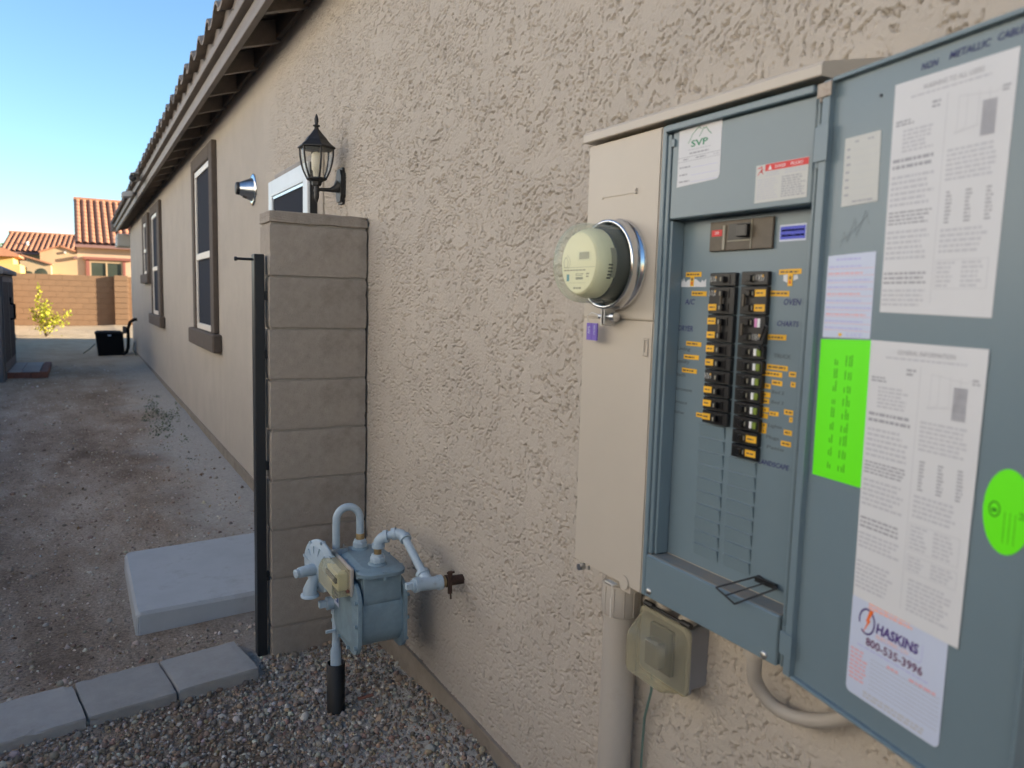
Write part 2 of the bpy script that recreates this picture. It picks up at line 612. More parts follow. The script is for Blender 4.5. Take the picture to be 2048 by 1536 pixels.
def box_mesh(name, sx, sy, sz, m, bevel=0.0):
    """a centred bevelled box as shared mesh data"""
    bm = bmesh.new()
    bmesh.ops.create_cube(bm, size=1)
    bmesh.ops.scale(bm, vec=(sx, sy, sz), verts=bm.verts)
    if bevel:
        bmesh.ops.bevel(bm, geom=bm.edges[:], offset=bevel, segments=1, affect='EDGES')
    me = bpy.data.meshes.new(name)
    bm.to_mesh(me)
    bm.free()
    me.materials.append(MATS[m])
    return me


def rough_box(name, sx, sy, sz, m, amp, seed, cuts=7, bevel=0.004):
    """a cast block: worn arrises, small chips, faces not quite flat"""
    rg = random.Random(seed)
    bm = bmesh.new()
    bmesh.ops.create_cube(bm, size=1)
    bmesh.ops.subdivide_edges(bm, edges=bm.edges[:], cuts=cuts, use_grid_fill=True)
    bmesh.ops.scale(bm, vec=(sx, sy, sz), verts=bm.verts)
    for v in bm.verts:
        e = [abs(abs(c) - d / 2) < 1e-5 for c, d in zip(v.co, (sx, sy, sz))]
        k = sum(e)
        if k >= 2:
            d = bevel * (1 if k == 2 else 1.5) * rg.uniform(0.4, 1.1) * (2.4 if rg.random() < 0.10 else 1)
            v.co = [c - math.copysign(d, c) * 0.6 if f else c for c, f in zip(v.co, e)]
        v.co += Vector((rg.gauss(0, amp), rg.gauss(0, amp), rg.gauss(0, amp)))
    me = bpy.data.meshes.new(name)
    bm.to_mesh(me)
    bm.free()
    me.materials.append(MATS[m])
    return me


def rrect(w, h, r, n=5, cx=0, cy=0):
    pts = []
    for sx, sy, a0 in ((1, 1, 0), (-1, 1, PI / 2), (-1, -1, PI), (1, -1, 3 * PI / 2)):
        for k in range(n + 1):
            a = a0 + PI / 2 * k / n
            pts.append((cx + sx * (w / 2 - r) + r * math.cos(a), cy + sy * (h / 2 - r) + r * math.sin(a)))
    return pts


FONT_CACHE = {}


def glyphs(txt, bold=0.0):
    key = (txt, bold)
    if key not in FONT_CACHE:
        cu = bpy.data.curves.new('t', 'FONT')
        cu.body = txt
        cu.size = 1
        cu.resolution_u = 2
        cu.fill_mode = 'FRONT'
        cu.offset = bold
        ob = bpy.data.objects.new('t', cu)
        me = bpy.data.meshes.new_from_object(ob)
        vs = [(v.co.x, v.co.y) for v in me.vertices]
        fs = [tuple(p.vertices) for p in me.polygons]
        bpy.data.objects.remove(ob)
        bpy.data.curves.remove(cu)
        bpy.data.meshes.remove(me)
        x0 = min(v[0] for v in vs); x1 = max(v[0] for v in vs)
        FONT_CACHE[key] = ([(x - x0, y) for x, y in vs], fs, x1 - x0)
    return FONT_CACHE[key]


class Sheet:
    """a flat print: a thin slab with its marks, one mesh"""
    def __init__(s, o, U, V, W, thick=0.0004):
        s.o, s.U, s.V, s.W, s.t = Vector(o), Vector(U), Vector(V), Vector(W), thick
        s.mb = MB()
        s.mats = []

    def mi(s, m):
        if m not in s.mats:
            s.mats.append(m)
        return s.mats.index(m)

    def base(s, poly, m):
        s.mb.prism(poly, s.o, s.U, s.V, s.W, 0.0, s.t, s.mi(m))
        return s

    def rect(s, u0, u1, v0, v1, m, lay=1):
        s.mb.quad(s.o, s.U, s.V, u0, u1, v0, v1, s.t + 0.00015 * lay, s.W, s.mi(m))
        return s

    def poly(s, pts, m, lay=1):
        vs = [s.o + s.U * a + s.V * b + s.W * (s.t + 0.00015 * lay) for a, b in pts]
        s.mb.add(vs, [tuple(range(len(pts)))], s.mi(m))
        return s

    def stroke(s, pts, w, m, lay=1):
        for (a, b), (c, d) in zip(pts, pts[1:]):
            dx, dy = c - a, d - b
            l = math.hypot(dx, dy) or 1
            nx, ny = -dy / l * w / 2, dx / l * w / 2
            ex, ey = dx / l * w * 0.3, dy / l * w * 0.3
            s.poly([(a + nx - ex, b + ny - ey), (a - nx - ex, b - ny - ey), (c - nx + ex, d - ny + ey), (c + nx + ex, d + ny + ey)], m, lay)
        return s

    def text(s, txt, u, v, h, m, width=None, lay=2, align='L', slant=0.0, bold=0.0):
        vs, fs, w = glyphs(txt, bold)
        k = h / 0.70
        kx = k if width is None else width / w
        if align == 'C':
            u = u - w * kx / 2
        P = [s.o + s.U * (u + x * kx + y * k * slant) + s.V * (v + y * k) + s.W * (s.t + 0.00015 * lay) for x, y in vs]
        s.mb.add(P, fs, s.mi(m))
        return s

    def para(s, u0, u1, v0, v1, n, m, fill=0.55, rag=0.25, words=True):
        """unreadable small print as rows of word-long dashes"""
        p = (v1 - v0) / n
        for i in range(n):
            y = v1 - (i + 0.5) * p
            e = u1 - (u1 - u0) * rag * random.random()
            x = u0
            while x < e - 0.0012:
                w = random.uniform(0.003, 0.011) if words else e - x
                s.rect(x, min(e, x + w), y - p * fill / 2, y + p * fill / 2, m)
                x += w + 0.0016
        return s

    def build(s, name, parent):
        return s.mb.build(name, s.mats, parent)


# ------------------------------------------------------------------ noise for relief


def perlin(x, y, seed=0):
    xi, yi = np.floor(x).astype(np.int64), np.floor(y).astype(np.int64)
    xf, yf = x - xi, y - yi

    def h(i, j):
        n = (i * 374761393 + j * 668265263 + seed * 1442695041) & 0xFFFFFFFF
        n = ((n ^ (n >> 13)) * 1274126177) & 0xFFFFFFFF
        n = n ^ (n >> 16)
        a = (n & 0xFFFF) / 65536.0 * 2 * np.pi
        return np.cos(a), np.sin(a)

    def g(i, j, dx, dy):
        a, b = h(i, j)
        return a * dx + b * dy
    u = xf ** 3 * (xf * (xf * 6 - 15) + 10)
    v = yf ** 3 * (yf * (yf * 6 - 15) + 10)
    n00, n10 = g(xi, yi, xf, yf), g(xi + 1, yi, xf - 1, yf)
    n01, n11 = g(xi, yi + 1, xf, yf - 1), g(xi + 1, yi + 1, xf - 1, yf - 1)
    return ((n00 * (1 - u) + n10 * u) * (1 - v) + (n01 * (1 - u) + n11 * u) * v) * 1.41


def sstep(a, b, x):
    t = np.clip((x - a) / (b - a), 0, 1)
    return t * t * (3 - 2 * t)


def grid_mesh(name, X, Y, Z, mats, parent=None, smooth=True):
    """X, Y, Z: 2-D arrays of one regular sheet"""
    ny, nx = X.shape
    org = origin_of(parent)
    co = np.stack([X - org[0], Y - org[1], Z - org[2]], -1).reshape(-1, 3)
    me = bpy.data.meshes.new(name)
    me.vertices.add(nx * ny)
    me.vertices.foreach_set('co', co.astype(np.float32).ravel())
    i = np.arange(nx * ny).reshape(ny, nx)
    q = np.stack([i[:-1, :-1], i[:-1, 1:], i[1:, 1:], i[1:, :-1]], -1).reshape(-1, 4)
    nf = len(q)
    me.loops.add(nf * 4)
    me.loops.foreach_set('vertex_index', q.astype(np.int32).ravel())
    me.polygons.add(nf)
    me.polygons.foreach_set('loop_start', np.arange(0, nf * 4, 4, dtype=np.int32))
    me.polygons.foreach_set('loop_total', np.full(nf, 4, dtype=np.int32))
    me.polygons.foreach_set('use_smooth', np.full(nf, smooth, dtype=bool))
    me.update(calc_edges=True)
    me.validate()
    for k in ([mats] if isinstance(mats, str) else mats):
        me.materials.append(MATS[k])
    return link(name, me, parent)


# ------------------------------------------------------------------ ground
def gz(x, y):
    """height of the yard"""
    x, y = np.asarray(x, float), np.asarray(y, float)
    z = 0.0054 * np.clip(y, -5, 60)
    near = np.clip(1 - np.abs(y - 1.6) / 1.9, 0, 1)
    near = near * near * (3 - 2 * near)
    z = z + 0.11 * np.exp(np.minimum(x, 0.0) / 0.22) * near * np.where(y < 3.02, 1, 0.3)
    z = z + 0.05 * np.exp(np.minimum(x, 0.0) / 0.35) * np.where(y > 3.02, 1, 0.0) * np.clip(y - 3, 0, 1)
    m = np.clip((40 - y) / 20, 0, 1)
    z = z + (0.012 * perlin(x / 0.9, y / 0.9, 3) + 0.005 * perlin(x / 0.22, y / 0.22, 4)) * m
    return z


ys = np.concatenate([np.arange(-12, 0.8, 0.8), np.arange(0.8, 6, 0.035), np.geomspace(6, 40, 110), np.array([50, 70, 100, 160, 260, 420, 700])])
xs = np.concatenate([-np.array([500, 250, 120, 70, 40, 25, 16, 11]), np.arange(-8, -2.4, 0.35), np.arange(-2.4, 0.06, 0.035), np.array([0.3, 1.5, 4, 8, 12, 20, 40, 90, 200, 500])])
GX, GY = np.meshgrid(xs, ys)
g = grid_mesh('ground', GX, GY, gz(GX, GY), 'dirt')
tag(g, kind='structure')

# ------------------------------------------------------------------ house
house = thing('house', (0, 6, 0), 'tan stucco house with brown eaves running along the whole right side', 'house')

# near stucco as real relief: trowelled lips and swirls
zz = np.arange(0.19, 3.09, 0.0029)
yy = [0.5]
while yy[-1] < 5.0:
    yy.append(yy[-1] + 0.0018 * math.sqrt(yy[-1] ** 2 + 1.08))
yy = np.array(yy)
YE = float(yy[-1])
SY, SZ = np.meshgrid(yy, zz)


def lip(ph, crack, depth, rise):
    """a flat coat that thickens towards its hanging edge, then the shadowed gap under that edge"""
    t = ph - np.floor(ph)
    u = np.clip((t - crack) / (1 - crack), 0, 1)
    g = np.clip(1 - np.abs(t - crack * 0.5) / (crack * 0.5), 0, 1)
    return rise * u ** 3 * (t > crack) - depth * np.sqrt(g)


def stucco_height(y, z):
    # the lips run in sweeps that drift over the wall and all hang downwards
    sweep = 5.0 * perlin(y / 0.50, z / 0.42, 21) + 2.2 * perlin(y / 0.18, z / 0.15, 22)
    rag = 0.80 * perlin(y / 0.036, z / 0.030, 23) + 0.42 * perlin(y / 0.016, z / 0.014, 24) + 0.22 * perlin(y / 0.008, z / 0.008, 25)
    p1 = (-0.80 * z - 0.55 * y) / 0.0245 + sweep + 0.95 * rag
    p2 = (-0.35 * z - 0.90 * y) / 0.0215 - 1.2 * sweep + 1.1 * perlin(y / 0.020, z / 0.026, 26) + 0.45 * perlin(y / 0.009, z / 0.010, 27)
    patch = perlin(y / 0.05, z / 0.036, 51) + 0.7 * perlin(y / 0.022, z / 0.016, 53)
    m1 = sstep(-0.22, 0.02, patch)
    m2 = sstep(0.00, 0.18, perlin(y / 0.045, z / 0.040, 52) + 0.7 * perlin(y / 0.018, z / 0.016, 54)) * (1 - 0.5 * m1)
    smooth = 0.25 + 0.75 * sstep(-0.55, -0.15, perlin(y / 0.16, z / 0.12, 55))
    ck = np.clip(0.135 + 0.042 * (y - 0.7), 0.13, 0.23)
    dp = np.clip(0.0098 + 0.0020 * (y - 0.7), 0.009, 0.0130)
    h = (lip(p1, ck, dp, 0.0018) * m1 + lip(p2, ck + 0.03, dp * 0.75, 0.0010) * m2) * smooth
    h = h + 0.0030 * perlin(y / 0.30, z / 0.22, 61) + 0.0009 * perlin(y / 0.05, z / 0.05, 62)
    return h


SH = stucco_height(SY, SZ)
fade = np.clip((YE - SY) / 0.5, 0, 1)
wall = grid_mesh('wall', -SH * fade - 0.0005, SY, SZ, 'stucco', house)
f = MB()
f.add([(-0.0005, YE, 0.19), (-0.0005, 19.25, 0.19), (-0.0005, 19.25, 3.09), (-0.0005, YE, 3.09)], [(0, 1, 2, 3)])
f.add([(-0.0005, -6, 0.19), (-0.0005, 0.5, 0.19), (-0.0005, 0.5, 3.09), (-0.0005, -6, 3.09)], [(0, 1, 2, 3)])
f.build('wall', 'stucco_far', house)
f = MB()
f.box(0.03, 9.5, -6, 19.25, -0.2, 3.08)
f.box(0.6, 9.5, 19.25, 21.0, -0.2, 3.08)  # unseen wing added past the far corner to block the low sun
f.build('rear_wall_added_wing', 'stucco_far', house)
f = MB()
f.add([(-0.0005, 19.25, 0.19), (0.6, 19.25, 0.19), (0.6, 19.25, 3.09), (-0.0005, 19.25, 3.09)], [(0, 1, 2, 3)])
f.build('end_wall', 'stucco_far', house)
f = MB()
f.box(0.008, 0.1, -6, 19.24, -0.3, 0.186)
f.build('stem_wall', 'concrete_stem', house)
f = MB()
f.box(-0.010, 0.005, 0.2, 19.25, 0.183, 0.1895)
f.build('weep_screed', 'concrete_stem', house)

# roof: corrugated field plus single eave tiles
EAVE_END = 20.35
PITCH = 0.337
SL = 0.333


def tile_profile(t):
    return 0.062 * math.sin(PI * t / 0.58) if t < 0.58 else -0.016 * math.sin(PI * (t - 0.58) / 0.42)


NT = int((EAVE_END + 5.9) / PITCH)
ty = []
for k in range(NT):
    for j in range(12):
        ty.append((-5.9 + PITCH * (k + j / 12), tile_profile(j / 12)))
ty.append((EAVE_END, 0.0))
A = np.array(ty)
rx = np.array([0.05, 1.2, 2.6, 4.0, 5.2])
RX, RY = np.meshgrid(rx, A[:, 0])
RZ = 3.05 + SL * (RX + 0.335) + A[:, 1][:, None]
roof = grid_mesh('roof', RX, RY, RZ, 'roof_tile', house, smooth=True)
b = MB()
ez = lambda x: 3.0 + SL * (x + 0.335)
b.add([(-0.21, -5.9, ez(-0.21) - 0.045), (5.2, -5.9, ez(5.2) - 0.045), (5.2, EAVE_END, ez(5.2) - 0.045), (-0.21, EAVE_END, ez(-0.21) - 0.045),
       (-0.21, -5.9, ez(-0.21) - 0.02), (5.2, -5.9, ez(5.2) - 0.02), (5.2, EAVE_END, ez(5.2) - 0.02), (-0.21, EAVE_END, ez(-0.21) - 0.02)],
      [(0, 1, 2, 3), (4, 5, 6, 7), (0, 1, 5, 4), (2, 3, 7, 6), (0, 3, 7, 4), (1, 2, 6, 5)])
b.build('roof_sheathing', 'soffit_wood', house)
b = MB()
zr = ez(5.2)
b.add([(5.2, -5.9, zr), (9.9, -5.9, 3.0), (9.9, EAVE_END + 0.8, 3.0), (5.2, EAVE_END + 0.8, zr), (5.2, EAVE_END, zr - 0.1), (-0.2, EAVE_END, 3.0), (-0.0, EAVE_END - 0.5, 2.9), (9.8, EAVE_END + 0.8, 2.9)],
      [(0, 1, 2, 3)])
b.add([(0.6, EAVE_END, 3.08), (5.2, EAVE_END, zr - 0.04), (5.2, EAVE_END + 0.8, zr - 0.04), (0.6, EAVE_END + 0.8, 3.08)], [(0, 1, 2, 3)])  # roof over the added wing, out of view, lengthens the house shadow
b.build('roof_back_slope', 'roof_tile', house)
# one eave tile, shared
m = MB()
n = 13
top, bot = [], []
for x, dz in ((0.0, 0.0), (0.42, 0.42 * SL)):
    top.append([(x, PITCH * 1.04 * j / (n - 1), tile_profile(j / (n - 1)) + dz + 0.020) for j in range(n)])
    bot.append([(x, PITCH * 1.04 * j / (n - 1), tile_profile(j / (n - 1)) + dz) for j in range(n)])
rings = [top[0] + bot[0][::-1], top[1] + bot[1][::-1]]
vs = rings[0] + rings[1]
k = 2 * n
m.add(vs, [(i, (i + 1) % k, k + (i + 1) % k, k + i) for i in range(k)], 0, True)
m.add(rings[0], [(i, i + 1, k - 2 - i, k - 1 - i) for i in range(n - 1)], 0)
proto = m.build('roof_tile', 'roof_tile')
tile_me = proto.data
bpy.data.objects.remove(proto)
for i in range(NT):
    y = -5.9 + PITCH * i
    if y < -1.5:
        continue
    o = share(tile_me, 'roof_tile', (-0.335 + random.uniform(-0.006, 0.006), y, 3.032 + random.uniform(-0.004, 0.004)), roof)
    o.rotation_euler = (random.uniform(-0.01, 0.01), 0, random.uniform(-0.012, 0.012))
b = MB()
b.box(-0.245, -0.21, -5.9, EAVE_END, 2.862, 2.947)
b.build('fascia_board', 'fascia_paint', house, 0.003)
b = MB()
b.box(-0.284, -0.212, -5.9, EAVE_END, 2.950, 3.003)
b.build('fascia_board', 'fascia_paint', house, 0.003)
b = MB()
b.add([(-0.280, -5.9, 3.004), (-0.280, EAVE_END, 3.004), (-0.266, EAVE_END, 3.13), (-0.266, -5.9, 3.13), (-0.26, -5.9, 3.004), (-0.26, EAVE_END, 3.004), (-0.246, EAVE_END, 3.13), (-0.246, -5.9, 3.13)],
      [(0, 1, 2, 3), (4, 7, 6, 5), (3, 2, 6, 7)])
b.build('bird_stop', 'fascia_paint', house)
nail = MB().cyl((0, 0, 0), (-0.006, 0, 0), 0.004, n=6).build('nail_head', 'screw_steel')
nail_me = nail.data
bpy.data.objects.remove(nail)
for i in range(50):
    share(nail_me, 'nail_head', (-0.2845, 1.34 + PITCH * i, 2.994), house)
# rafter tails
rm = MB()
ra = [(0.0, 2.93), (-0.209, 2.862), (-0.209, 2.985), (0.0, 3.055)]
rm.ring_strip([[(x, y, z) for x, z in ra] for y in (-0.021, 0.021)], smooth=False)
rp = rm.build('rafter_tail', 'fascia_paint')
rme = rp.data
bpy.data.objects.remove(rp)
for i in range(34):
    share(rme, 'rafter_tail', (0, 0.285 + 0.61 * (i - 1), 0), house)
b = MB()
b.box(-0.03, -0.006, -5.9, EAVE_END - 1.1, 2.935, 3.06)
b.build('frieze_block', 'soffit_wood', house)
b = MB()
b.box(-0.34, -0.20, EAVE_END + 0.0, EAVE_END + 0.03, 2.87, 3.12)
b.build('fascia_end', 'fascia_paint', house)
# patio beam peeping out past the far corner
b = MB()
b.box(-0.22, 0.6, 20.5, 21.4, 2.55, 2.85)
b.build('patio_beam', 'cap_white', house, 0.02)


def house_window(y0, y1, z0, z1, near, sill0, sill1, rail=True, label=None):
    wdo = link('window', None, house)
    if label: wdo['label'] = label
    b = MB()
    b.box(-0.045, 0.0, near, y0 - 0.005, z0, z1 + 0.13)
    b.box(-0.045, 0.0, y1 + 0.005, y1 + 0.15, z0, z1 + 0.13)
    b.box(-0.0455, 0.0, y0 - 0.005, y1 + 0.005, z1 + 0.005, z1 + 0.13)
    b.build('casing', 'trim_brown', wdo, 0.006)
    b = MB()
    b.box(-0.078, 0.0, sill0, sill1, z0 - 0.16, z0 - 0.003)
    b.build('sill', 'trim_brown', wdo, 0.012)
    b = MB()
    w = 0.055
    b.box(-0.03, 0.0, y0, y1, z0, z0 + w)
    b.box(-0.03, 0.0, y0, y1, z1 - w, z1)
    b.box(-0.0295, 0.0, y0, y0 + w, z0 + w, z1 - w)
    b.box(-0.0295, 0.0, y1 - w, y1, z0 + w, z1 - w)
    if rail:
        zm = z0 + (z1 - z0) * 0.46
        b.box(-0.034, 0.0, y0 + w, y1 - w, zm - 0.03, zm + 0.03)
    b.build('frame', 'window_white', wdo, 0.003)
    for a, c in (((z0 + w, zm - 0.03), (zm + 0.03, z1 - w)) if rail else ((z0 + w, z1 - w),)):
        MB().box(-0.014, -0.004, y0 + w, y1 - w, a, c).build('pane', 'screen_dark', wdo)
    return wdo


house_window(7.06, 8.06, 1.15, 2.65, 6.88, 6.74, 8.36)
house_window(12.12, 13.12, 1.15, 2.65, 11.78, 11.58, 13.45)
house_window(14.15, 14.85, 1.79, 2.65, 13.80, 13.62, 15.15)
# side door with its white screen frame
door = link('side_door', None, house)
b = MB()
Y0, Y1, ZT, ZB = 3.75, 4.62, 2.15, 0.14
for a in ((Y0, Y0 + 0.085, ZB, ZT), (Y1 - 0.085, Y1, ZB, ZT), (Y0 + 0.085, Y1 - 0.085, ZT - 0.09, ZT), (Y0 + 0.085, Y1 - 0.085, ZB, ZB + 0.12)):
    b.box(-0.060, -0.045, *a)
b.build('screen_frame', 'door_white', door, 0.003)
b = MB()
for a in ((Y0 + 0.085, Y0 + 0.10, ZB + 0.12, ZT - 0.09), (Y1 - 0.10, Y1 - 0.085, ZB + 0.12, ZT - 0.09), (Y0 + 0.10, Y1 - 0.10, ZT - 0.105, ZT - 0.09)):
    b.box(-0.054, -0.046, *a)
b.build('inner_bead', 'galvanised', door)
MB().box(-0.047, -0.042, Y0 + 0.09, Y1 - 0.09, ZB + 0.1, ZT - 0.09).build('screen', 'screen_dark', door)
b = MB()
b.box(-0.0445, 0.0, Y0, Y1, ZB, ZT - 0.002)
b.build('jamb', 'bronze_black', door)
b = MB()
b.box(-0.012, 0.0, Y0 - 0.09, Y0 - 0.002, ZB, ZT + 0.05)
b.build('casing', 'stucco_far', door, 0.004)
MB().box(-0.02, 0.0, Y0 - 0.02, Y1 + 0.02, ZT + 0.003, ZT + 0.05).build('head_flashing', 'grey_header', door, 0.004)
MB().box(-0.075, -0.061, Y1 - 0.07, Y1 - 0.02, 1.78, 1.835).build('closer_bracket', 'door_white', door, 0.003)

# ------------------------------------------------------------------ things on the house wall
# lantern
LX, LY = -0.118, 3.37
lan = thing('wall_lantern', (0, LY, 1.99), 'black six-sided carriage lantern on a curled wall bracket above the block pillar', 'lantern')
HEX = 6
hx = PI / 6
b = MB()
b.lathe([(0.078, 2.138), (0.084, 2.142), (0.084, 2.147), (0.066, 2.160), (0.050, 2.176), (0.044, 2.186), (0.026, 2.205), (0.013, 2.222)], (LX, LY, 0), (0, 0, 1), HEX, 0, False, ph=hx)
b.build('roof', 'lantern_black', lan, 0.001)
b = MB()
b.lathe([(0.011, 2.220), (0.009, 2.233), (0.016, 2.236), (0.016, 2.240), (0.007, 2.243), (0.009, 2.256), (0.009, 2.268), (0.005, 2.280), (0.001, 2.289)], (LX, LY, 0), (0, 0, 1), 12)
b.build('finial', 'lantern_black', lan)
prof = [(0.074, 2.138), (0.073, 2.11), (0.068, 2.08), (0.060, 2.05), (0.050, 2.028), (0.042, 2.012)]
for i in range(6):
    a = hx + i * PI / 3
    c, s_ = math.cos(a), math.sin(a)
    # lathe frame: axis z -> a along x, b along y
    p = [(LX + r * c, LY + r * s_, z) for r, z in prof]
    b = MB().tube(p, 0.0042, 6)
    b.build('rib', 'lantern_black', lan)
    a2 = a + PI / 3
    v = []
    for r, z in prof:
        v += [(LX + (r - 0.002) * c, LY + (r - 0.002) * s_, z), (LX + (r - 0.002) * math.cos(a2), LY + (r - 0.002) * math.sin(a2), z)]
    b = MB().add(v, [(2 * k, 2 * k + 1, 2 * k + 3, 2 * k + 2) for k in range(5)])
    b.build('pane', 'lantern_glass', lan)
b = MB()
b.lathe([(0.046, 2.016), (0.047, 2.010), (0.040, 2.004), (0.024, 1.999), (0.021, 1.984), (0.015, 1.980)], (LX, LY, 0), (0, 0, 1), HEX, 0, False, ph=hx)
b.lathe([(0.012, 1.984), (0.011, 1.966), (0.014, 1.960), (0.011, 1.952), (0.012, 1.945), (0.011, 1.930), (0.006, 1.915), (0.001, 1.907)], (LX, LY, 0), (0, 0, 1), 12)
b.build('stem', 'lantern_black', lan)
b = MB()
b.lathe([(0.014, 2.012), (0.016, 2.045), (0.021, 2.05), (0.023, 2.085), (0.022, 2.115), (0.014, 2.125), (0.004, 2.128)], (LX, LY, 0), (0, 0, 1), 14)
b.build('bulb', 'bulb', lan)
b = MB()
b.tube([(LX + 0.006, LY, 1.967), (-0.080, LY, 1.968), (-0.055, LY, 1.970), (-0.037, LY, 1.975), (-0.026, LY, 1.981), (-0.017, LY, 1.986)], [0.008, 0.008, 0.010, 0.016, 0.024, 0.034], 12)
b.build('arm', 'lantern_black', lan)
pl = [(-0.030, -0.079), (0.030, -0.079), (0.034, -0.062), (0.046, -0.045), (0.046, 0.045), (0.034, 0.062), (0.030, 0.079), (-0.030, 0.079), (-0.034, 0.062), (-0.046, 0.045), (-0.046, -0.045), (-0.034, -0.062)]
b = MB()
b.prism(pl, (0, LY, 1.990), (0, 1, 0), (0, 0, 1), (-1, 0, 0), -0.002, 0.012)
b.prism([(x * 0.85, y * 0.88) for x, y in pl], (0, LY, 1.990), (0, 1, 0), (0, 0, 1), (-1, 0, 0), 0.012, 0.021)
b.build('wall_plate', 'lantern_black', lan, 0.0015)

# cone vent
vent = thing('vent_cap', (0, 5.35, 2.196), 'shiny metal cone vent cap on a round flange beside the first window', 'vent')
b = MB().lathe([(0.106, 0.0), (0.107, 0.006), (0.098, 0.011), (0.080, 0.013)], (-0.001, 5.35, 2.196), (-1, 0, 0), 36)
b.build('flange', 'chrome', vent)
b = MB().lathe([(0.078, 0.012), (0.074, 0.022), (0.041, 0.096)], (0, 5.35, 2.196), (-1, 0, 0), 32, caps=(False, False))
b.build('cone', 'galvanised', vent)
b = MB().lathe([(0.0415, 0.094), (0.041, 0.112), (0.034, 0.117), (0.001, 0.117)], (0, 5.35, 2.196), (-1, 0, 0), 24)
b.build('end_cap', 'bronze_black', vent)
for i in range(6):
    a = -2.05 + i * 0.17
    r = 0.062
    p = Vector((-0.048, 5.35 + r * math.cos(a), 2.196 + r * math.sin(a)))
    q = Vector((-0.072, 5.35 + (r - 0.0105) * math.cos(a), 2.196 + (r - 0.0105) * math.sin(a)))
    MB().tube([p, q], 0.0022, 6).build('slot', 'bronze_black', vent)

# security cameras under the eave
sc1 = thing('security_camera', (-0.29, 11.1, 2.96), 'white bullet security camera with dark lens on the fascia', 'camera')
b = MB()
d = unit((-0.25, -1, -0.12))
p = Vector((-0.37, 11.15, 2.955))
b.cyl(p - d * 0.13, p + d * 0.11, 0.046, n=20)
b.build('housing', 'camera_white', sc1)
MB().lathe([(0.042, 0.0), (0.044, 0.006), (0.001, 0.004)], p + d * 0.108, d, 18).build('lens', 'bronze_black', sc1)
MB().obox(p, (0, 1, 0), (1, 0, 0), (0, 0, 1), (-0.16, 0.14), (-0.05, 0.05), (0.044, 0.052)).build('sunshield', 'camera_white', sc1, 0.004)
MB().tube([p + Vector((0, 0.06, -0.02)), p + Vector((0.04, 0.06, -0.02)), (-0.284, 11.2, 2.96)], 0.014).build('bracket', 'camera_white', sc1)
sc2 = thing('floodlight', (-0.29, 12.9, 2.93), 'small white boxy fixture hung on the fascia below the bullet camera', 'fixture')
b = MB().obox((-0.375, 12.9, 2.925), (0, 1, 0), (1, 0, 0.15), (0, 0, 1), (-0.15, 0.12), (-0.07, 0.07), (-0.035, 0.045))
b.build('housing', 'camera_white', sc2, 0.012, 2)
MB().tube([(-0.36, 12.9, 2.94), (-0.284, 12.9, 2.975)], 0.015).build('bracket', 'camera_white', sc2)

# ------------------------------------------------------------------ block pillar, gate post
PY0, PY1 = 3.012, 3.190
pil = thing('block_pillar', (-0.2, 3.1, 0), 'stacked grey-brown block pillar standing against the stucco wall', 'pillar')
C8 = 0.2032
ztop = 1.822
b = MB()
b.box(-0.3915, -0.012, PY0 + 0.0080, PY1 - 0.0080, -0.15, ztop - 0.035)
b.build('mortar_core', 'mortar', pil)
for i in range(9):
    blk = rough_box('block', 0.391, PY1 - PY0, C8 - 0.0075, 'block', 0.00025, 100 + i, 9, 0.0030)
    o = share(blk, 'block', (-0.2035 + random.uniform(-0.002, 0.002), (PY0 + PY1) / 2 + random.uniform(-0.0015, 0.0015), 1.774 - C8 * (i + 0.5)), pil)
cap = rough_box('cap_block', 0.396, PY1 - PY0 + 0.008, 0.047, 'block', 0.0005, 99, 9, 0.005)
share(cap, 'cap_block', (-0.2025, (PY0 + PY1) / 2 + 0.001, 1.774 + 0.0265), pil)
b = MB()
b.box(-0.0075, -0.003, PY0 + 0.02, PY1, 0.0, 1.79)
b.build('expansion_joint', 'bronze_black', pil)

post = thing('gate_post', (-0.425, 3.07, 0.03), 'slim black square steel gate post fixed to the side of the block pillar', 'post')
b = MB()
b.box(-0.450, -0.411, 3.045, 3.100, 0.02, 1.655)
b.build('tube', 'black_paint', post, 0.003)
b = MB()
b.cyl((-0.449, 3.075, 1.634), (-0.512, 3.075, 1.634), 0.0052, n=10)
b.lathe([(0.0085, 0), (0.0085, 0.009), (0.004, 0.011)], (-0.508, 3.075, 1.634), (-1, 0, 0), 6)
b.build('latch_bolt', 'black_paint', post)
for z in (1.50, 1.27, 0.82, 0.36):
    b = MB().cyl((-0.412, 3.060, z), (-0.400, 3.060, z), 0.008, n=10).box(-0.4105, -0.400, 3.047, 3.073, z - 0.022, z + 0.012)
    b.build('anchor', 'black_paint', post)

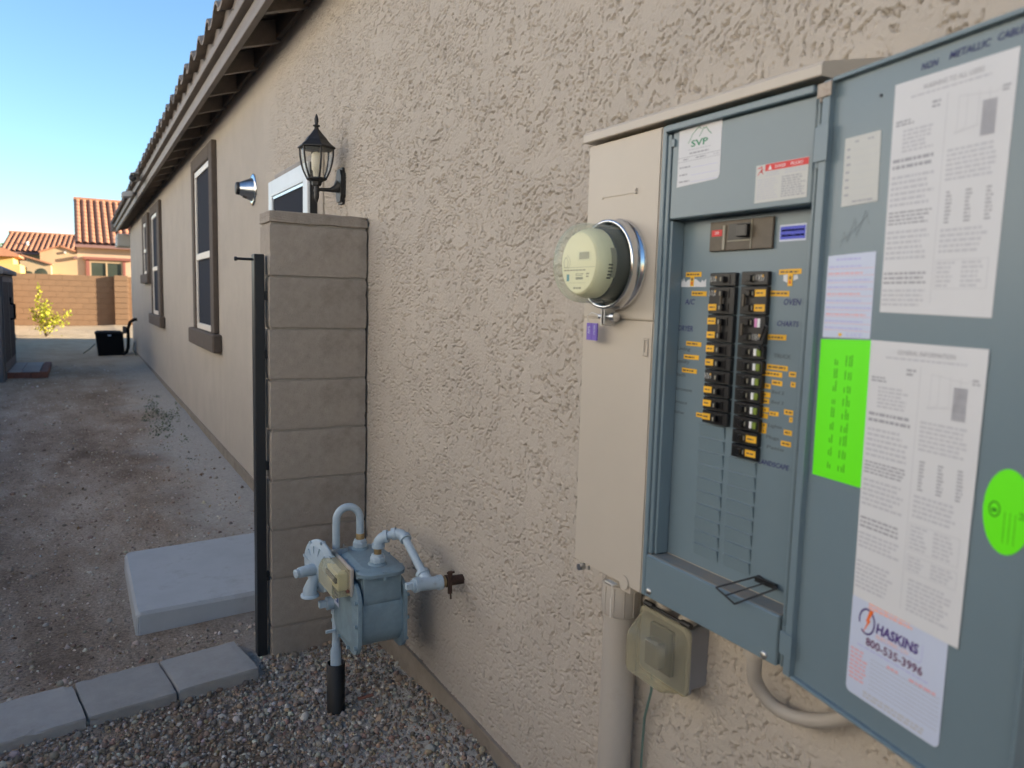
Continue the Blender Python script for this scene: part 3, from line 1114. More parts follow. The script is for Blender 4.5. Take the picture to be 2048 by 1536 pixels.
# ------------------------------------------------------------------ gas meter set
gas = thing('gas_meter', (-0.205, 2.40, 0.32), 'blue-grey gas meter hung on pipes beside the block pillar', 'gas meter')
X, Yv, Zv = Vector((1, 0, 0)), Vector((0, 1, 0)), Vector((0, 0, 1))
GY0, GY1 = 2.25, 2.53
gc = (GY0 + GY1) / 2
b = MB()
body = rrect(0.252, 0.222, 0.085, 7)
b.prism(body, (0, gc, 0.445), Yv, Zv, X, -0.283, -0.130, smooth=True)
b.build('case', 'gas_blue', gas)
b = MB()
b.prism(rrect(0.255, 0.12, 0.03, 4), (0, gc, 0.545), Yv, Zv, X, -0.268, -0.140, smooth=True)
b.build('upper_case', 'gas_blue', gas, 0.004)
for x0, x1, x2, nm in ((-0.279, -0.292, -0.301, 'front_cover'), (-0.133, -0.121, -0.113, 'rear_cover')):
    b = MB()
    P = [rrect(0.282, 0.245, 0.06, 6), rrect(0.282, 0.245, 0.06, 6), rrect(0.26, 0.222, 0.055, 6), rrect(0.21, 0.175, 0.05, 6)]
    R = [[Vector((x, gc + u, 0.445 + v)) for u, v in q] for x, q in zip((x0, x1, x1, x2), P)]
    b.ring_strip(R, smooth=False)
    cv = b.build(nm, 'gas_blue', gas, 0.0015)
    sgn = -1 if x1 < x0 else 1
    for (u, v) in ((-0.13, 0.07), (-0.13, -0.01), (-0.125, -0.085), (-0.05, -0.113), (0.05, -0.113), (0.125, -0.085), (0.13, 0.0), (0.13, 0.07)):
        MB().cyl((x1, gc + u, 0.445 + v), (x1 + sgn * 0.009, gc + u, 0.445 + v), 0.0065, n=6, smooth=False).build('bolt', 'gas_blue', cv)
sh = Sheet((-0.3020, 2.475, 0.440), (0, -1, 0), (0, 0, 1), (-1, 0, 0), 0.0006)
sh.base([(0, 0), (0.05, 0), (0.05, 0.065), (0, 0.065)], 'paper_blue')
sh.rect(0.003, 0.047, 0.012, 0.045, 'gas_label').rect(0.006, 0.026, 0.016, 0.022, 'white_print', 2).rect(0.006, 0.038, 0.03, 0.035, 'white_print', 2)
sh.build('name_plate', gas)
b = MB()
R = [[Vector((-0.205 + u, gc + v, z)) for u, v in q] for z, q in ((0.596, rrect(0.162, 0.308, 0.045, 5)), (0.608, rrect(0.164, 0.310, 0.045, 5)), (0.612, rrect(0.150, 0.296, 0.04, 5)), (0.618, rrect(0.11, 0.25, 0.04, 5)))]
b.ring_strip(R, smooth=False)
tc_ = b.build('top_cover', 'gas_blue', gas, 0.001)
for (u, v) in ((-0.074, -0.10), (-0.074, 0.02), (-0.07, 0.12), (0.074, -0.10), (0.074, 0.02), (0.0, -0.148), (0.07, 0.12)):
    MB().cyl((-0.205 + u, gc + v, 0.585), (-0.205 + u, gc + v, 0.614), 0.007, n=6, smooth=False).build('bolt', 'gas_blue', tc_)
IN = Vector((-0.207, 2.488, 0))
OUT = Vector((-0.205, 2.312, 0))
for c in (IN, OUT):
    b = MB()
    b.lathe([(0.036, 0.612), (0.030, 0.622), (0.022, 0.626)], c, Zv, 18)
    b.build('union_boss', 'gas_blue', gas)
    b = MB()
    b.lathe([(0.024, 0.624), (0.026, 0.628), (0.026, 0.640), (0.022, 0.644)], c, Zv, 8, smooth=False)
    b.lathe([(0.021, 0.642), (0.021, 0.650), (0.017, 0.652)], c, Zv, 18)
    b.build('union_nut', 'gas_light', gas, 0.001)
# inlet: riser, U bend
RI = Vector((-0.289, 2.500, 0))
path = [RI + Zv * 0.24, RI + Zv * 0.45, RI + Zv * 0.70]
c0 = (RI + IN) / 2
rad = (IN - RI).length / 2
dirn = (IN - RI).normalized()
for k in range(1, 14):
    a = PI - PI * k / 14
    path.append(c0 + dirn * rad * math.cos(a) + Zv * (0.724 + rad * 1.12 * math.sin(a)))
path += [IN + Zv * 0.70, IN + Zv * 0.648]
MB().tube(path, 0.0132, 14).build('inlet_pipe', 'gas_light', gas)
MB().lathe([(0.015, 0.645), (0.0155, 0.668), (0.0135, 0.672)], IN, Zv, 12).build('inlet_collar', 'brass', gas)
# outlet: nipple, elbow, elbow, drop pipe, tee, wall pipe
E1 = Vector((-0.205, 2.306, 0.712))
E2 = Vector((-0.140, 2.262, 0.730))
TEE = Vector((-0.118, 2.088, 0.612))
MB().cyl(OUT + Zv * 0.648, OUT + Zv * 0.690, 0.0125, n=14).build('nipple', 'brass', gas)


def elbow(p, a, c, r, name):
    """bend at p from direction a to direction c with collars"""
    a, c = unit(a), unit(c)
    s0, s1 = p - a * 0.030, p + c * 0.030
    pts = []
    for k in range(9):
        t = k / 8
        pts.append(s0.lerp(p, t).lerp(p.lerp(s1, t), t))
    b = MB().tube(pts, r, 14)
    b.cyl(s0 - a * 0.003, s0 + a * 0.011, r * 1.16, n=16)
    b.cyl(s1 - c * 0.011, s1 + c * 0.003, r * 1.16, n=16)
    return b.build(name, 'gas_light', gas)


d12 = unit(E2 - E1)
d2t = unit(TEE + Zv * 0.02 - E2)
elbow(E1 + Vector((0, 0, -0.004)), Zv, d12, 0.0185, 'elbow')
elbow(E2, d12, d2t, 0.0175, 'elbow')
MB().cyl(E1 + d12 * 0.02 + Vector((0, 0, -0.002)), E2 - d12 * 0.02, 0.0135, n=16).build('nipple', 'gas_light', gas)
MB().cyl(E2 + d2t * 0.02, TEE - d2t * 0.01, 0.0135, n=16).build('drop_pipe', 'gas_light', gas)
b = MB()
b.cyl(TEE + Vector((-0.045, 0, 0.003)), TEE + Vector((0.040, 0, -0.002)), 0.0205, n=18)
b.cyl(TEE + Vector((-0.048, 0, 0.003)), TEE + Vector((-0.034, 0, 0.002)), 0.0235, n=18)
b.cyl(TEE + Vector((0.030, 0, -0.002)), TEE + Vector((0.044, 0, -0.002)), 0.0235, n=18)
b.cyl(TEE - d2t * 0.046, TEE, 0.0195, n=18)
b.cyl(TEE - d2t * 0.048, TEE - d2t * 0.036, 0.0225, n=18)
b.build('tee', 'gas_light', gas)
b = MB()
b.cyl(TEE + Vector((-0.056, 0, 0.003)), TEE + Vector((-0.046, 0, 0.003)), 0.017, n=16)
b.obox(TEE + Vector((-0.07, 0, 0.003)), X, Yv, Zv, (-0.006, 0.016), (-0.0095, 0.0095), (-0.0095, 0.0095))
b.build('plug', 'gas_light', gas, 0.001)
MB().cyl(TEE + Vector((0.042, 0, -0.002)), TEE + Vector((0.056, 0, -0.002)), 0.0175, n=16).build('wall_collar', 'brass', gas)
MB().cyl(TEE + Vector((0.05, 0, -0.002)), (0.004, 2.088, 0.608), 0.0155, n=16).build('wall_pipe', 'rust', gas)
b = MB()
cx = -0.052
b.cyl((cx - 0.007, 2.088, 0.61), (cx + 0.007, 2.088, 0.61), 0.0195, n=16)
b.box(cx - 0.006, cx + 0.006, 2.066, 2.074, 0.575, 0.648)
b.cyl((cx - 0.012, 2.066, 0.645), (cx + 0.012, 2.066, 0.645), 0.004, n=8)
b.cyl((cx, 2.062, 0.56), (cx, 2.07, 0.60), 0.003, n=8)
b.build('bonding_clamp', 'rust', gas)
# counter with its yellowed clear cover
idx = link('index', None, gas)
b = MB()
pr = [(-0.362, 0.527), (-0.302, 0.527), (-0.302, 0.616), (-0.330, 0.618), (-0.352, 0.606), (-0.362, 0.585)]
b.ring_strip([[(x, y, z) for x, z in pr] for y in (2.300, 2.460)], smooth=False)
b.build('cover', 'index_clear', idx, 0.006, 2)
MB().box(-0.338, -0.304, 2.318, 2.442, 0.540, 0.598).build('counter', 'meter_cream', idx, 0.003)
MB().box(-0.3445, -0.3385, 2.325, 2.435, 0.566, 0.582).build('dial_window', 'outlet_dark', idx)
MB().cyl((-0.312, 2.299, 0.545), (-0.312, 2.294, 0.545), 0.006, n=12).build('seal', 'brick_red', idx)
MB().box(-0.304, -0.292, 2.29, 2.47, 0.525, 0.62).build('back_plate', 'pvc_beige', idx, 0.003)
# regulator on the riser
reg = link('regulator', None, gas)
rc = Vector((-0.345, 2.508, 0.568))
RA = unit((-0.955, -0.295, 0))          # faces the yard, turned a little to the street
RB = Vector((RA.y, -RA.x, 0))
b = MB()
b.lathe([(0.055, -0.006), (0.080, 0.002), (0.083, 0.006), (0.0925, 0.007), (0.0925, 0.016), (0.084, 0.017), (0.079, 0.022), (0.064, 0.026), (0.044, 0.029), (0.032, 0.036), (0.0, 0.038)], rc - RA * 0.012, RA, 36)
b.build('diaphragm_case', 'gas_light', reg)
for k in range(8):
    a = 2 * PI * k / 8 + 0.2
    p = rc + RB * (0.087 * math.cos(a)) + Zv * (0.087 * math.sin(a))
    MB().cyl(p - RA * 0.010, p + RA * 0.010, 0.006, n=6, smooth=False).build('bolt', 'gas_light', reg)
for k in range(6):
    a = PI * k / 6 + 0.3
    q = RB * math.cos(a) + Zv * math.sin(a)
    MB().obox(rc + RA * 0.008, q, RA, q.cross(RA), (-0.070, 0.070), (0.0, 0.010), (-0.002, 0.002)).build('rib', 'gas_light', reg)
b = MB()
b.lathe([(0.022, 0.020), (0.019, 0.055), (0.018, 0.080), (0.014, 0.083)], rc + Zv * -0.006, RA, 16)
b.lathe([(0.015, 0.080), (0.016, 0.094), (0.010, 0.097)], rc + Zv * -0.006, RA, 8, smooth=False)
b.build('spring_housing', 'gas_light', reg)
b = MB()
b.tube([rc + RA * 0.012 + Zv * -0.030, rc + RA * 0.030 + Zv * -0.055, rc + RA * 0.038 + Zv * -0.076, rc + RA * 0.039 + Zv * -0.094], [0.018, 0.020, 0.024, 0.025], 16)
b.lathe([(0.031, 0.0), (0.031, 0.008), (0.024, 0.010)], rc + RA * 0.039 + Zv * -0.100, Zv, 16)
b.build('vent_boot', 'gas_light', reg)
b = MB()
b.cyl(rc + Vector((0.008, 0, -0.01)), RI + Zv * 0.56, 0.03, 0.024, n=18)
b.cyl(RI + Zv * 0.50, RI + Zv * 0.605, 0.021, n=16)
b.build('valve_body', 'gas_light', reg)
MB().obox(RI + Zv * 0.615, X, Yv, Zv, (-0.034, 0.034), (-0.03, -0.024), (-0.014, 0.016)).obox(RI + Zv * 0.615, X, Yv, Zv, (-0.034, -0.030), (-0.024, 0.02), (-0.014, 0.016)).obox(RI + Zv * 0.615, X, Yv, Zv, (0.030, 0.034), (-0.024, 0.02), (-0.014, 0.016)).build('bracket', 'galvanised', gas)
b = MB()
b.cyl(RI + Vector((-0.034, 0, 0.43)), RI + Vector((0.02, 0, 0.43)), 0.023, 0.020, n=16)
b.obox(RI + Vector((-0.045, 0, 0.43)), X, Yv, Zv, (-0.016, 0.012), (-0.010, 0.010), (-0.010, 0.010))
b.cyl(RI + Zv * 0.39, RI + Zv * 0.48, 0.018, n=14)
b.build('stop_cock', 'gas_light', gas)
MB().obox(RI + Vector((-0.014, -0.012, 0.332)), X, Yv, Zv, (-0.026, 0.006), (-0.004, 0.004), (-0.005, 0.004)).build('cock_key', 'gas_light', gas)
MB().lathe([(0.019, 0.12), (0.0195, 0.252), (0.014, 0.268), (0.0145, 0.285), (0.0125, 0.288)], RI, Zv, 16).build('riser', 'gas_light', gas)
MB().cyl(RI + Vector((0.018, -0.014, 0.15)), RI + Vector((0.014, -0.012, 0.33)), 0.0015, n=6).build('tracer_wire', 'rust', gas)

slv = MB()
SB = RI
slv.lathe([(0.0305, -0.10), (0.0320, 0.205), (0.0285, 0.206), (0.027, -0.08)], SB, Zv, 24, caps=(False, False))
o = slv.build('pipe_sleeve', 'sleeve_black')
tag(o, 'short black plastic sleeve standing in the gravel round the gas riser', 'pipe sleeve')

# ------------------------------------------------------------------ electric panel
XF = -0.130            # plane of its front
XD = -0.090            # plane of the recessed dead front
pan = thing('breaker_box', (0, 1.01, 0.95), 'open beige and grey electric service panel mounted on the stucco wall', 'electric panel')
b = MB()
b.box(-0.088, -0.003, 0.737, 1.287, 0.953, 1.823)
b.build('enclosure', 'beige_enamel', pan, 0.002)
b = MB()
b.box(XF, -0.089, 1.0665, 1.2885, 1.4710, 1.8160)
b.build('meter_cover', 'beige_enamel', pan, 0.0025, 2)
b = MB()
b.box(XF, -0.089, 1.0665, 1.2885, 0.9520, 1.4695)
b.build('pull_section_cover', 'beige_enamel', pan, 0.0025, 2)
# rain cap: sloped lid with a front lip
b = MB()
pr = [(-0.142, 1.822), (-0.142, 1.838), (-0.138, 1.842), (0.0, 1.872), (0.0, 1.822)]
b.ring_strip([[(x, y, z) for x, z in pr] for y in (0.726, 1.294)], smooth=False)
b.build('rain_cap', 'beige_enamel', pan, 0.0015)
# raised press line and hasp on the meter cover
b = MB()
b.obox((XF, 1.237, 1.7085), (0, -1, 0), (0, 0, 1), (-1, 0, 0), (0, 0.104), (0, 0.0025), (0.0, 0.0015))
b.obox((XF, 1.134, 1.7085), (0, -1, 0), (0, 0, 1), (-1, 0, 0), (-0.002, 0.004), (-0.002, 0.008), (0.0, 0.004))
b.cyl((XF, 1.236, 1.7095), (XF - 0.002, 1.236, 1.7095), 0.003, n=8)
b.build('cover_bead', 'beige_enamel', pan)
b = MB()
for u in ((0, 0.004), (0.010, 0.014)):
    b.obox((XF, 1.091, 1.405), (0, -1, 0), (0, 0, 1), (-1, 0, 0), u, (0, 0.034), (0.0, 0.003))
for v in ((0, 0.008), (0.029, 0.034)):
    b.obox((XF, 1.091, 1.405), (0, -1, 0), (0, 0, 1), (-1, 0, 0), (0.004, 0.010), v, (0.0, 0.003))
b.build('padlock_eye', 'beige_enamel', pan, 0.001)
# bottom lip with hasp tabs and seal screw
b = MB()
b.box(-0.128, -0.09, 1.10, 1.13, 0.938, 0.9515)
b.box(-0.128, -0.122, 1.24, 1.275, 0.940, 0.9515)
b.cyl((-0.1315, 1.115, 0.958), (-0.133, 1.115, 0.958), 0.014, n=16)
b.build('bottom_hasp', 'beige_enamel', pan, 0.001)
MB().cyl((-0.128, 1.254, 0.945), (-0.142, 1.254, 0.945), 0.0075, n=10).build('seal_screw', 'galvanised', pan)
sl = MB().tube([(-0.136, 1.148, 0.944), (-0.138, 1.142, 0.930), (-0.137, 1.146, 0.914)], 0.0008, 6)
sl.obox((-0.137, 1.146, 0.875), (0, -1, 0), (0, 0, 1), (-1, 0, 0), (-0.0016, 0.0016), (0, 0.040), (0, 0.0012))
sl.obox((-0.124, 1.158, 0.944), (0, -1, 0), (0.5, 0, 1), (-1, 0, 0), (-0.012, 0.016), (-0.002, 0.0), (0, 0.012))
o = sl.build('seal_strip', 'cap_white')
tag(o, 'thin pale utility seal strip dangling under the panel over the conduit', 'seal')

# grey breaker compartment frame
b = MB()
b.box(XF, -0.0895, 1.0555, 1.0655, 0.953, 1.8155)
b.box(XF + 0.004, XD - 0.0005, 1.0465, 1.0550, 1.036, 1.800)
b.box(XF + 0.010, XD - 0.0005, 1.0400, 1.0460, 1.036, 1.650)
b.box(XF - 0.004, -0.0895, 0.7440, 1.0550, 1.8035, 1.8150)
b.box(XF + 0.006, -0.0895, 0.7370, 0.7430, 0.953, 1.8155)
b.build('frame', 'grey_enamel', pan, 0.0015)
b = MB()
b.box(XF + 0.008, -0.0895, 0.7285, 0.7365, 0.960, 1.810)
b.build('hinge_flange', 'hinge_tan', pan, 0.001)
b = MB()
b.box(XF - 0.0005, XD - 0.001, 0.7435, 1.0550, 0.953, 1.0335)
sill = b.build('bottom_plate', 'grey_enamel', pan, 0.002)
MB().box(XF + 0.004, XD - 0.0012, 0.7440, 1.0545, 1.0330, 1.0350).build('dusty_ledge', 'dusty_grey', pan)
for y, z in ((1.042, 0.966), (0.767, 0.962)):
    MB().lathe([(0.0065, 0), (0.006, 0.002), (0.003, 0.0035), (0.0, 0.004)], (XF - 0.0005, y, z), (-1, 0, 0), 14).build('screw', 'screw_steel', pan)
b = MB()
b.box(XD, -0.0885, 0.7435, 1.0550, 1.036, 1.80)
dead = b.build('dead_front', 'grey_enamel', pan)
b = MB()
b.box(XF + 0.006, XD - 0.001, 0.7440, 1.0440, 1.652, 1.8020)
cov = b.build('upper_cover', 'grey_enamel', pan, 0.002)
for s_ in (1.79,):
    MB().box(XF + 0.002, XF + 0.0055, 1.036, 1.0435, s_ - 0.012, s_).build('clip', 'grey_enamel', pan)

FU, FV, FW = (0, -1, 0), (0, 0, 1), (-1, 0, 0)
XC = XF + 0.006
# company sticker on the upper cover
sh = Sheet((XC - 0.0001, 1.028, 1.706), FU, FV, FW)
sh.base([(0, 0), (0.092, 0.0035), (0.098, 0.005), (0.1015, 0.012), (0.101, 0.0975), (0, 0.096)], 'paper')
sh.stroke([(0.024, 0.072), (0.029, 0.078), (0.033, 0.085), (0.044, 0.093), (0.0495, 0.097 - 0.002), (0.053, 0.0915)], 0.0013, 'ink_green')
sh.stroke([(0.050, 0.0795), (0.056, 0.087), (0.059, 0.092), (0.062, 0.0905), (0.065, 0.0925), (0.071, 0.085), (0.078, 0.0795)], 0.0013, 'ink_green')
sh.text('SVP', 0.051, 0.0645, 0.0105, 'ink_green', 0.040, align='C', bold=0.02)
sh.para(0.024, 0.080, 0.0585, 0.0615, 1, 'ink_light', 0.5, 0.05)
sh.para(0.028, 0.075, 0.0515, 0.0565, 1, 'ink_grey', 0.5, 0.05)
sh.rect(0.0, 0.100, 0.0485, 0.0492, 'ink_grey').rect(0.0, 0.100, 0.0415, 0.0421, 'ink_grey')
sh.para(0.013, 0.027, 0.0435, 0.047, 1, 'ink_grey', 0.6, 0.1).para(0.044, 0.068, 0.0435, 0.047, 1, 'ink_grey', 0.6, 0.1).para(0.085, 0.097, 0.0435, 0.047, 1, 'ink_light', 0.6, 0.1)
for v in (0.030, 0.0175, 0.006):
    sh.para(0.005, 0.032, v, v + 0.0045, 1, 'ink_grey', 0.6, 0.3)
    sh.rect(0.034, 0.096, v - 0.0005, v, 'ink_lav')
sh.build('company_sticker', cov)
# danger label
sh = Sheet((XC - 0.0001, 0.849, 1.6615), FU, FV, FW)
sh.base([(0, 0), (0.0975, 0), (0.0975, 0.057), (0, 0.057)], 'paper_old')
sh.rect(0.018, 0.0975, 0.0465, 0.0565, 'ink_red')
sh.poly([(0.024, 0.048), (0.031, 0.048), (0.0275, 0.055)], 'white_print', 2)
sh.text('DANGER', 0.037, 0.0492, 0.0045, 'white_print', 0.020)
sh.text('PELIGRO', 0.066, 0.0492, 0.0045, 'white_print', 0.022)
sh.stroke([(0.004, 0.052), (0.012, 0.054), (0.010, 0.046), (0.014, 0.050)], 0.0016, 'ink_red').stroke([(0.004, 0.042), (0.010, 0.048), (0.015, 0.043)], 0.0014, 'ink_red')
sh.para(0.020, 0.052, 0.038, 0.0455, 2, 'ink_light').para(0.056, 0.094, 0.038, 0.0455, 2, 'ink_light')
sh.para(0.004, 0.045, 0.004, 0.036, 9, 'ink_light', 0.5, 0.2).para(0.051, 0.094, 0.004, 0.036, 9, 'ink_grey', 0.5, 0.2)
sh.build('danger_label', cov)
# main breaker
mb_ = link('main_breaker', None, pan)
b = MB()
b.box(XD - 0.006, XD, 0.8345, 0.9705, 1.594, 1.6435)
b.build('body', 'main_brown', mb_, 0.001)
b = MB()
b.box(XD - 0.0085, XD - 0.0058, 0.933, 0.938, 1.596, 1.636)
b.box(XD - 0.0075, XD - 0.0058, 0.876, 0.8775, 1.5955, 1.642)
b.box(XD - 0.0075, XD - 0.0058, 0.879, 0.928, 1.6085, 1.6105)
b.build('ridge', 'dim_print', mb_)
MB().box(XD - 0.0072, XD - 0.0061, 0.880, 0.926, 1.6115, 1.638).build('handle_slot', 'breaker_black', mb_)
MB().box(XD - 0.018, XD - 0.0075, 0.878, 0.900, 1.6145, 1.635).build('toggle', 'toggle_black', mb_, 0.0015)
sh = Sheet((XD - 0.0062, 0.9645, 1.619), FU, FV, FW, 0.0006)
sh.base([(0, 0), (0.0235, 0), (0.0235, 0.0105), (0, 0.0105)], 'ink_red')
sh.text('200', 0.0118, 0.0032, 0.0045, 'white_print', align='C')
sh.build('rating_label', mb_)
sh = Sheet((XD - 0.0001, 0.825, 1.6035), FU, FV, FW)
sh.base([(0, 0), (0.050, 0), (0.050, 0.0255), (0, 0.0255)], 'paper_blue')
sh.rect(0.0015, 0.0485, 0.003, 0.0228, 'sticker_blue')
sh.para(0.004, 0.047, 0.0145, 0.019, 1, 'ink_sky', 0.7, 0.05).para(0.004, 0.047, 0.0065, 0.011, 1, 'ink_sky', 0.7, 0.05)
sh.build('blue_label', dead)

# branch breakers
P1 = 0.02365


def breaker(y0, y1, ztop, poles, left, marks):
    """left column: label on the left, switch on the right; right column mirrored"""
    br = link('breaker', None, pan)
    h = P1 * poles
    MB().box(XD - 0.0105, XD, y0, y1, ztop - h + 0.0009, ztop - 0.0009).build('body', 'breaker_black', br, 0.0012)
    w = y1 - y0
    ys_ = (y0 + w * 0.18, y0 + w * 0.55) if left else (y0 + w * 0.52, y0 + w * 0.90)
    for k in range(poles):
        zc = ztop - P1 * (k + 0.5)
        MB().box(XD - 0.0118, XD - 0.0106, ys_[0], ys_[1], zc - 0.0075, zc + 0.0075).build('switch_well', 'toggle_black', br)
        yt = ys_[0] + (0.013 if left else 0.004)
        MB().box(XD - 0.019, XD - 0.0117, yt - 0.004, yt + 0.004, zc - 0.005, zc + 0.005).build('toggle', 'toggle_black', br, 0.001)
        ym = yt + (0.0 if left else -0.0055)
        MB().box(XD - (0.0196 if left else 0.0125), XD - (0.0188 if left else 0.0117), ym - 0.0013, ym + 0.0013, zc - 0.0035, zc + 0.0035).build('on_mark', 'dim_print', br)
    if poles == 2:
        zc = ztop - P1
        MB().box(XD - 0.0185, XD - 0.013, ys_[0] + 0.011, ys_[0] + 0.015, zc - 0.010, zc + 0.010).build('handle_tie', 'main_brown', br, 0.001)
    lab = (y0 + w * 0.66, y0 + w * 0.99) if left else (y0 + w * 0.02, y0 + w * 0.42)
    for k, q in enumerate(marks):
        zc = ztop - P1 * (k + 0.5)
        if q == 'y':
            s = Sheet((XD - 0.0108, lab[1], zc - 0.0055), FU, FV, FW)
            ww = lab[1] - lab[0]
            s.base([(0, 0), (ww, 0.0006), (ww, 0.0115), (0, 0.011)], 'yellow_tape')
            s.para(0.003, ww - 0.003, 0.004, 0.0075, 1, 'main_brown', 0.7, 0.2)
            s.build('label_strip', br)
        elif q == 'g':
            a = lab[0] + 0.002
            MB().box(XD - 0.0135, XD - 0.0104, a, a + 0.0075, zc - 0.0055, zc + 0.0055).build('test_button', 'button_green', br, 0.0008)
            MB().box(XD - 0.0125, XD - 0.0104, a + 0.009, a + 0.0140, zc - 0.0055, zc + 0.0055).build('trip_label', 'white_print', br)
        elif q == 'p':
            a = lab[0] + 0.007
            MB().box(XD - 0.0125, XD - 0.0104, a, a + 0.005, zc - 0.007, zc + 0.007).build('trip_label', 'white_print', br)
            MB().box(XD - 0.0135, XD - 0.0104, a + 0.0053, a + 0.010, zc - 0.007, zc + 0.007).build('test_button', 'button_pink', br)
        elif q == 'w':
            s = Sheet((XD - 0.0108, lab[1], zc - 0.0055), FU, FV, FW, 0.0002)
            for t in range(5):
                u = 0.001 + t * 0.0034
                s.stroke([(u, 0.001 + 0.002 * random.random()), (u + random.uniform(-0.001, 0.002), 0.006), (u + random.uniform(0, 0.002), 0.0105)], 0.0011, 'paper_old')
            s.rect(0.013, 0.016, 0.007, 0.011, 'yellow_tape')
            s.build('torn_label', br)
    return br


z = 1.558
for poles, mk in ((1, 'w'), (2, 'wy'), (2, 'yy'), (1, 'y'), (1, 'y'), (1, 'w'), (1, 'y'), (1, 'y'), (1, 'y')):
    breaker(0.9025, 0.9600, z, poles, True, mk)
    z -= P1 * poles
z = 1.559
for poles, mk in ((1, 'w'), (2, 'yy'), (2, 'pw'), (1, 'g'), (1, 'g'), (1, 'g'), (1, 'g'), (1, 'g'), (1, 'g'), (1, 'y'), (1, 'y')):
    breaker(0.8345, 0.8890, z, poles, False, mk)
    z -= P1 * poles
# unused positions: knock-out tabs
kt = MB()
kt.add([(-0.0004, 0, 0), (-0.0004, -0.058, 0), (-0.0042, -0.058, 0.0205), (-0.0042, 0, 0.0205), (0.0005, 0, 0), (0.0005, -0.058, 0), (0.0005, -0.058, 0.0205), (0.0005, 0, 0.0205)],
       [(0, 1, 2, 3), (4, 7, 6, 5), (0, 4, 5, 1), (3, 2, 6, 7), (0, 3, 7, 4), (1, 5, 6, 2)])
k0 = kt.build('knockout_tab', 'grey_enamel')
kme = k0.data
bpy.data.objects.remove(k0)
for i in range(10):
    share(kme, 'knockout_tab', (XD - 0.0006, 0.9715, 1.2745 - 0.0242 * i), dead)
for i in range(8):
    share(kme, 'knockout_tab', (XD - 0.0006, 0.8990, 1.2275 - 0.0242 * i), dead)


def strip(yl, z, w, h=0.008, m='yellow_tape', dots=True, tilt=0.0):
    s = Sheet((XD - 0.0001, yl, z - h / 2), FU, FV, FW)
    s.base([(0, 0), (w, tilt), (w, h + tilt), (0, h)], m)
    if dots:
        s.para(0.0025, w - 0.002, h * 0.3, h * 0.72, 1, 'main_brown', 0.8, 0.25)
    s.build('label_strip', dead)


for a in ((1.030, 1.556, 0.039, 0.0085), (1.013, 1.5225, 0.037, 0.0085), (1.020, 1.433, 0.038), (1.0245, 1.4085, 0.038), (1.0275, 1.384, 0.038), (0.985, 1.308, 0.024), (0.821, 1.5565, 0.042, 0.008), (0.838, 1.5235, 0.039, 0.0085),
          (0.836, 1.4545, 0.037, 0.0085), (0.833, 1.4075, 0.041), (0.8415, 1.3965, 0.0395), (0.821, 1.3835, 0.020), (0.842, 1.3765, 0.019), (0.8435, 1.3620, 0.021), (0.8440, 1.3515, 0.020),
          (0.8445, 1.3375, 0.021), (0.8445, 1.3280, 0.020), (0.822, 1.3335, 0.018, 0.007), (0.8455, 1.3125, 0.020), (0.8460, 1.3030, 0.020), (0.789, 1.3995, 0.013), (0.7845, 1.384, 0.009), (0.7935, 1.340, 0.017), (0.7825, 1.329, 0.006), (0.7915, 1.308, 0.0155), (0.7955, 1.290, 0.019)):
    strip(*a, tilt=random.uniform(-0.0008, 0.0008))
for y, w in ((1.0175, 0.009), (0.803, 0.009)):
    s = Sheet((XD - 0.0006, y, 1.535), FU, FV, FW)
    s.base([(0, 0), (w, 0), (w, 0.019), (0, 0.019)], 'yellow_tape')
    s.rect(0.003, 0.006, 0.003, 0.008, 'ink_red').rect(0.0025, 0.0065, 0.010, 0.015, 'main_brown')
    s.build('label_strip', dead)
s = Sheet((XD - 0.0001, 1.042, 1.534), FU, FV, FW)
s.base([(0, 0), (0.064, 0.0), (0.063, 0.014), (0.057, 0.009), (0.054, 0.013), (0.050, 0.007), (0.038, 0.014), (0.018, 0.013), (0.012, 0.008), (0.007, 0.016), (0.004, 0.009), (0.002, 0.014)], 'paper')
s.build('torn_label', dead)
s = Sheet((XD - 0.0001, 0.812, 1.543), FU, FV, FW)
s.base([(0, 0), (0.008, -0.003), (0.008, 0.010), (0.0, 0.009)], 'paper').base([(0.019, 0), (0.028, 0.003), (0.026, 0.009), (0.019, 0.008)], 'paper')
s.build('torn_label', dead)
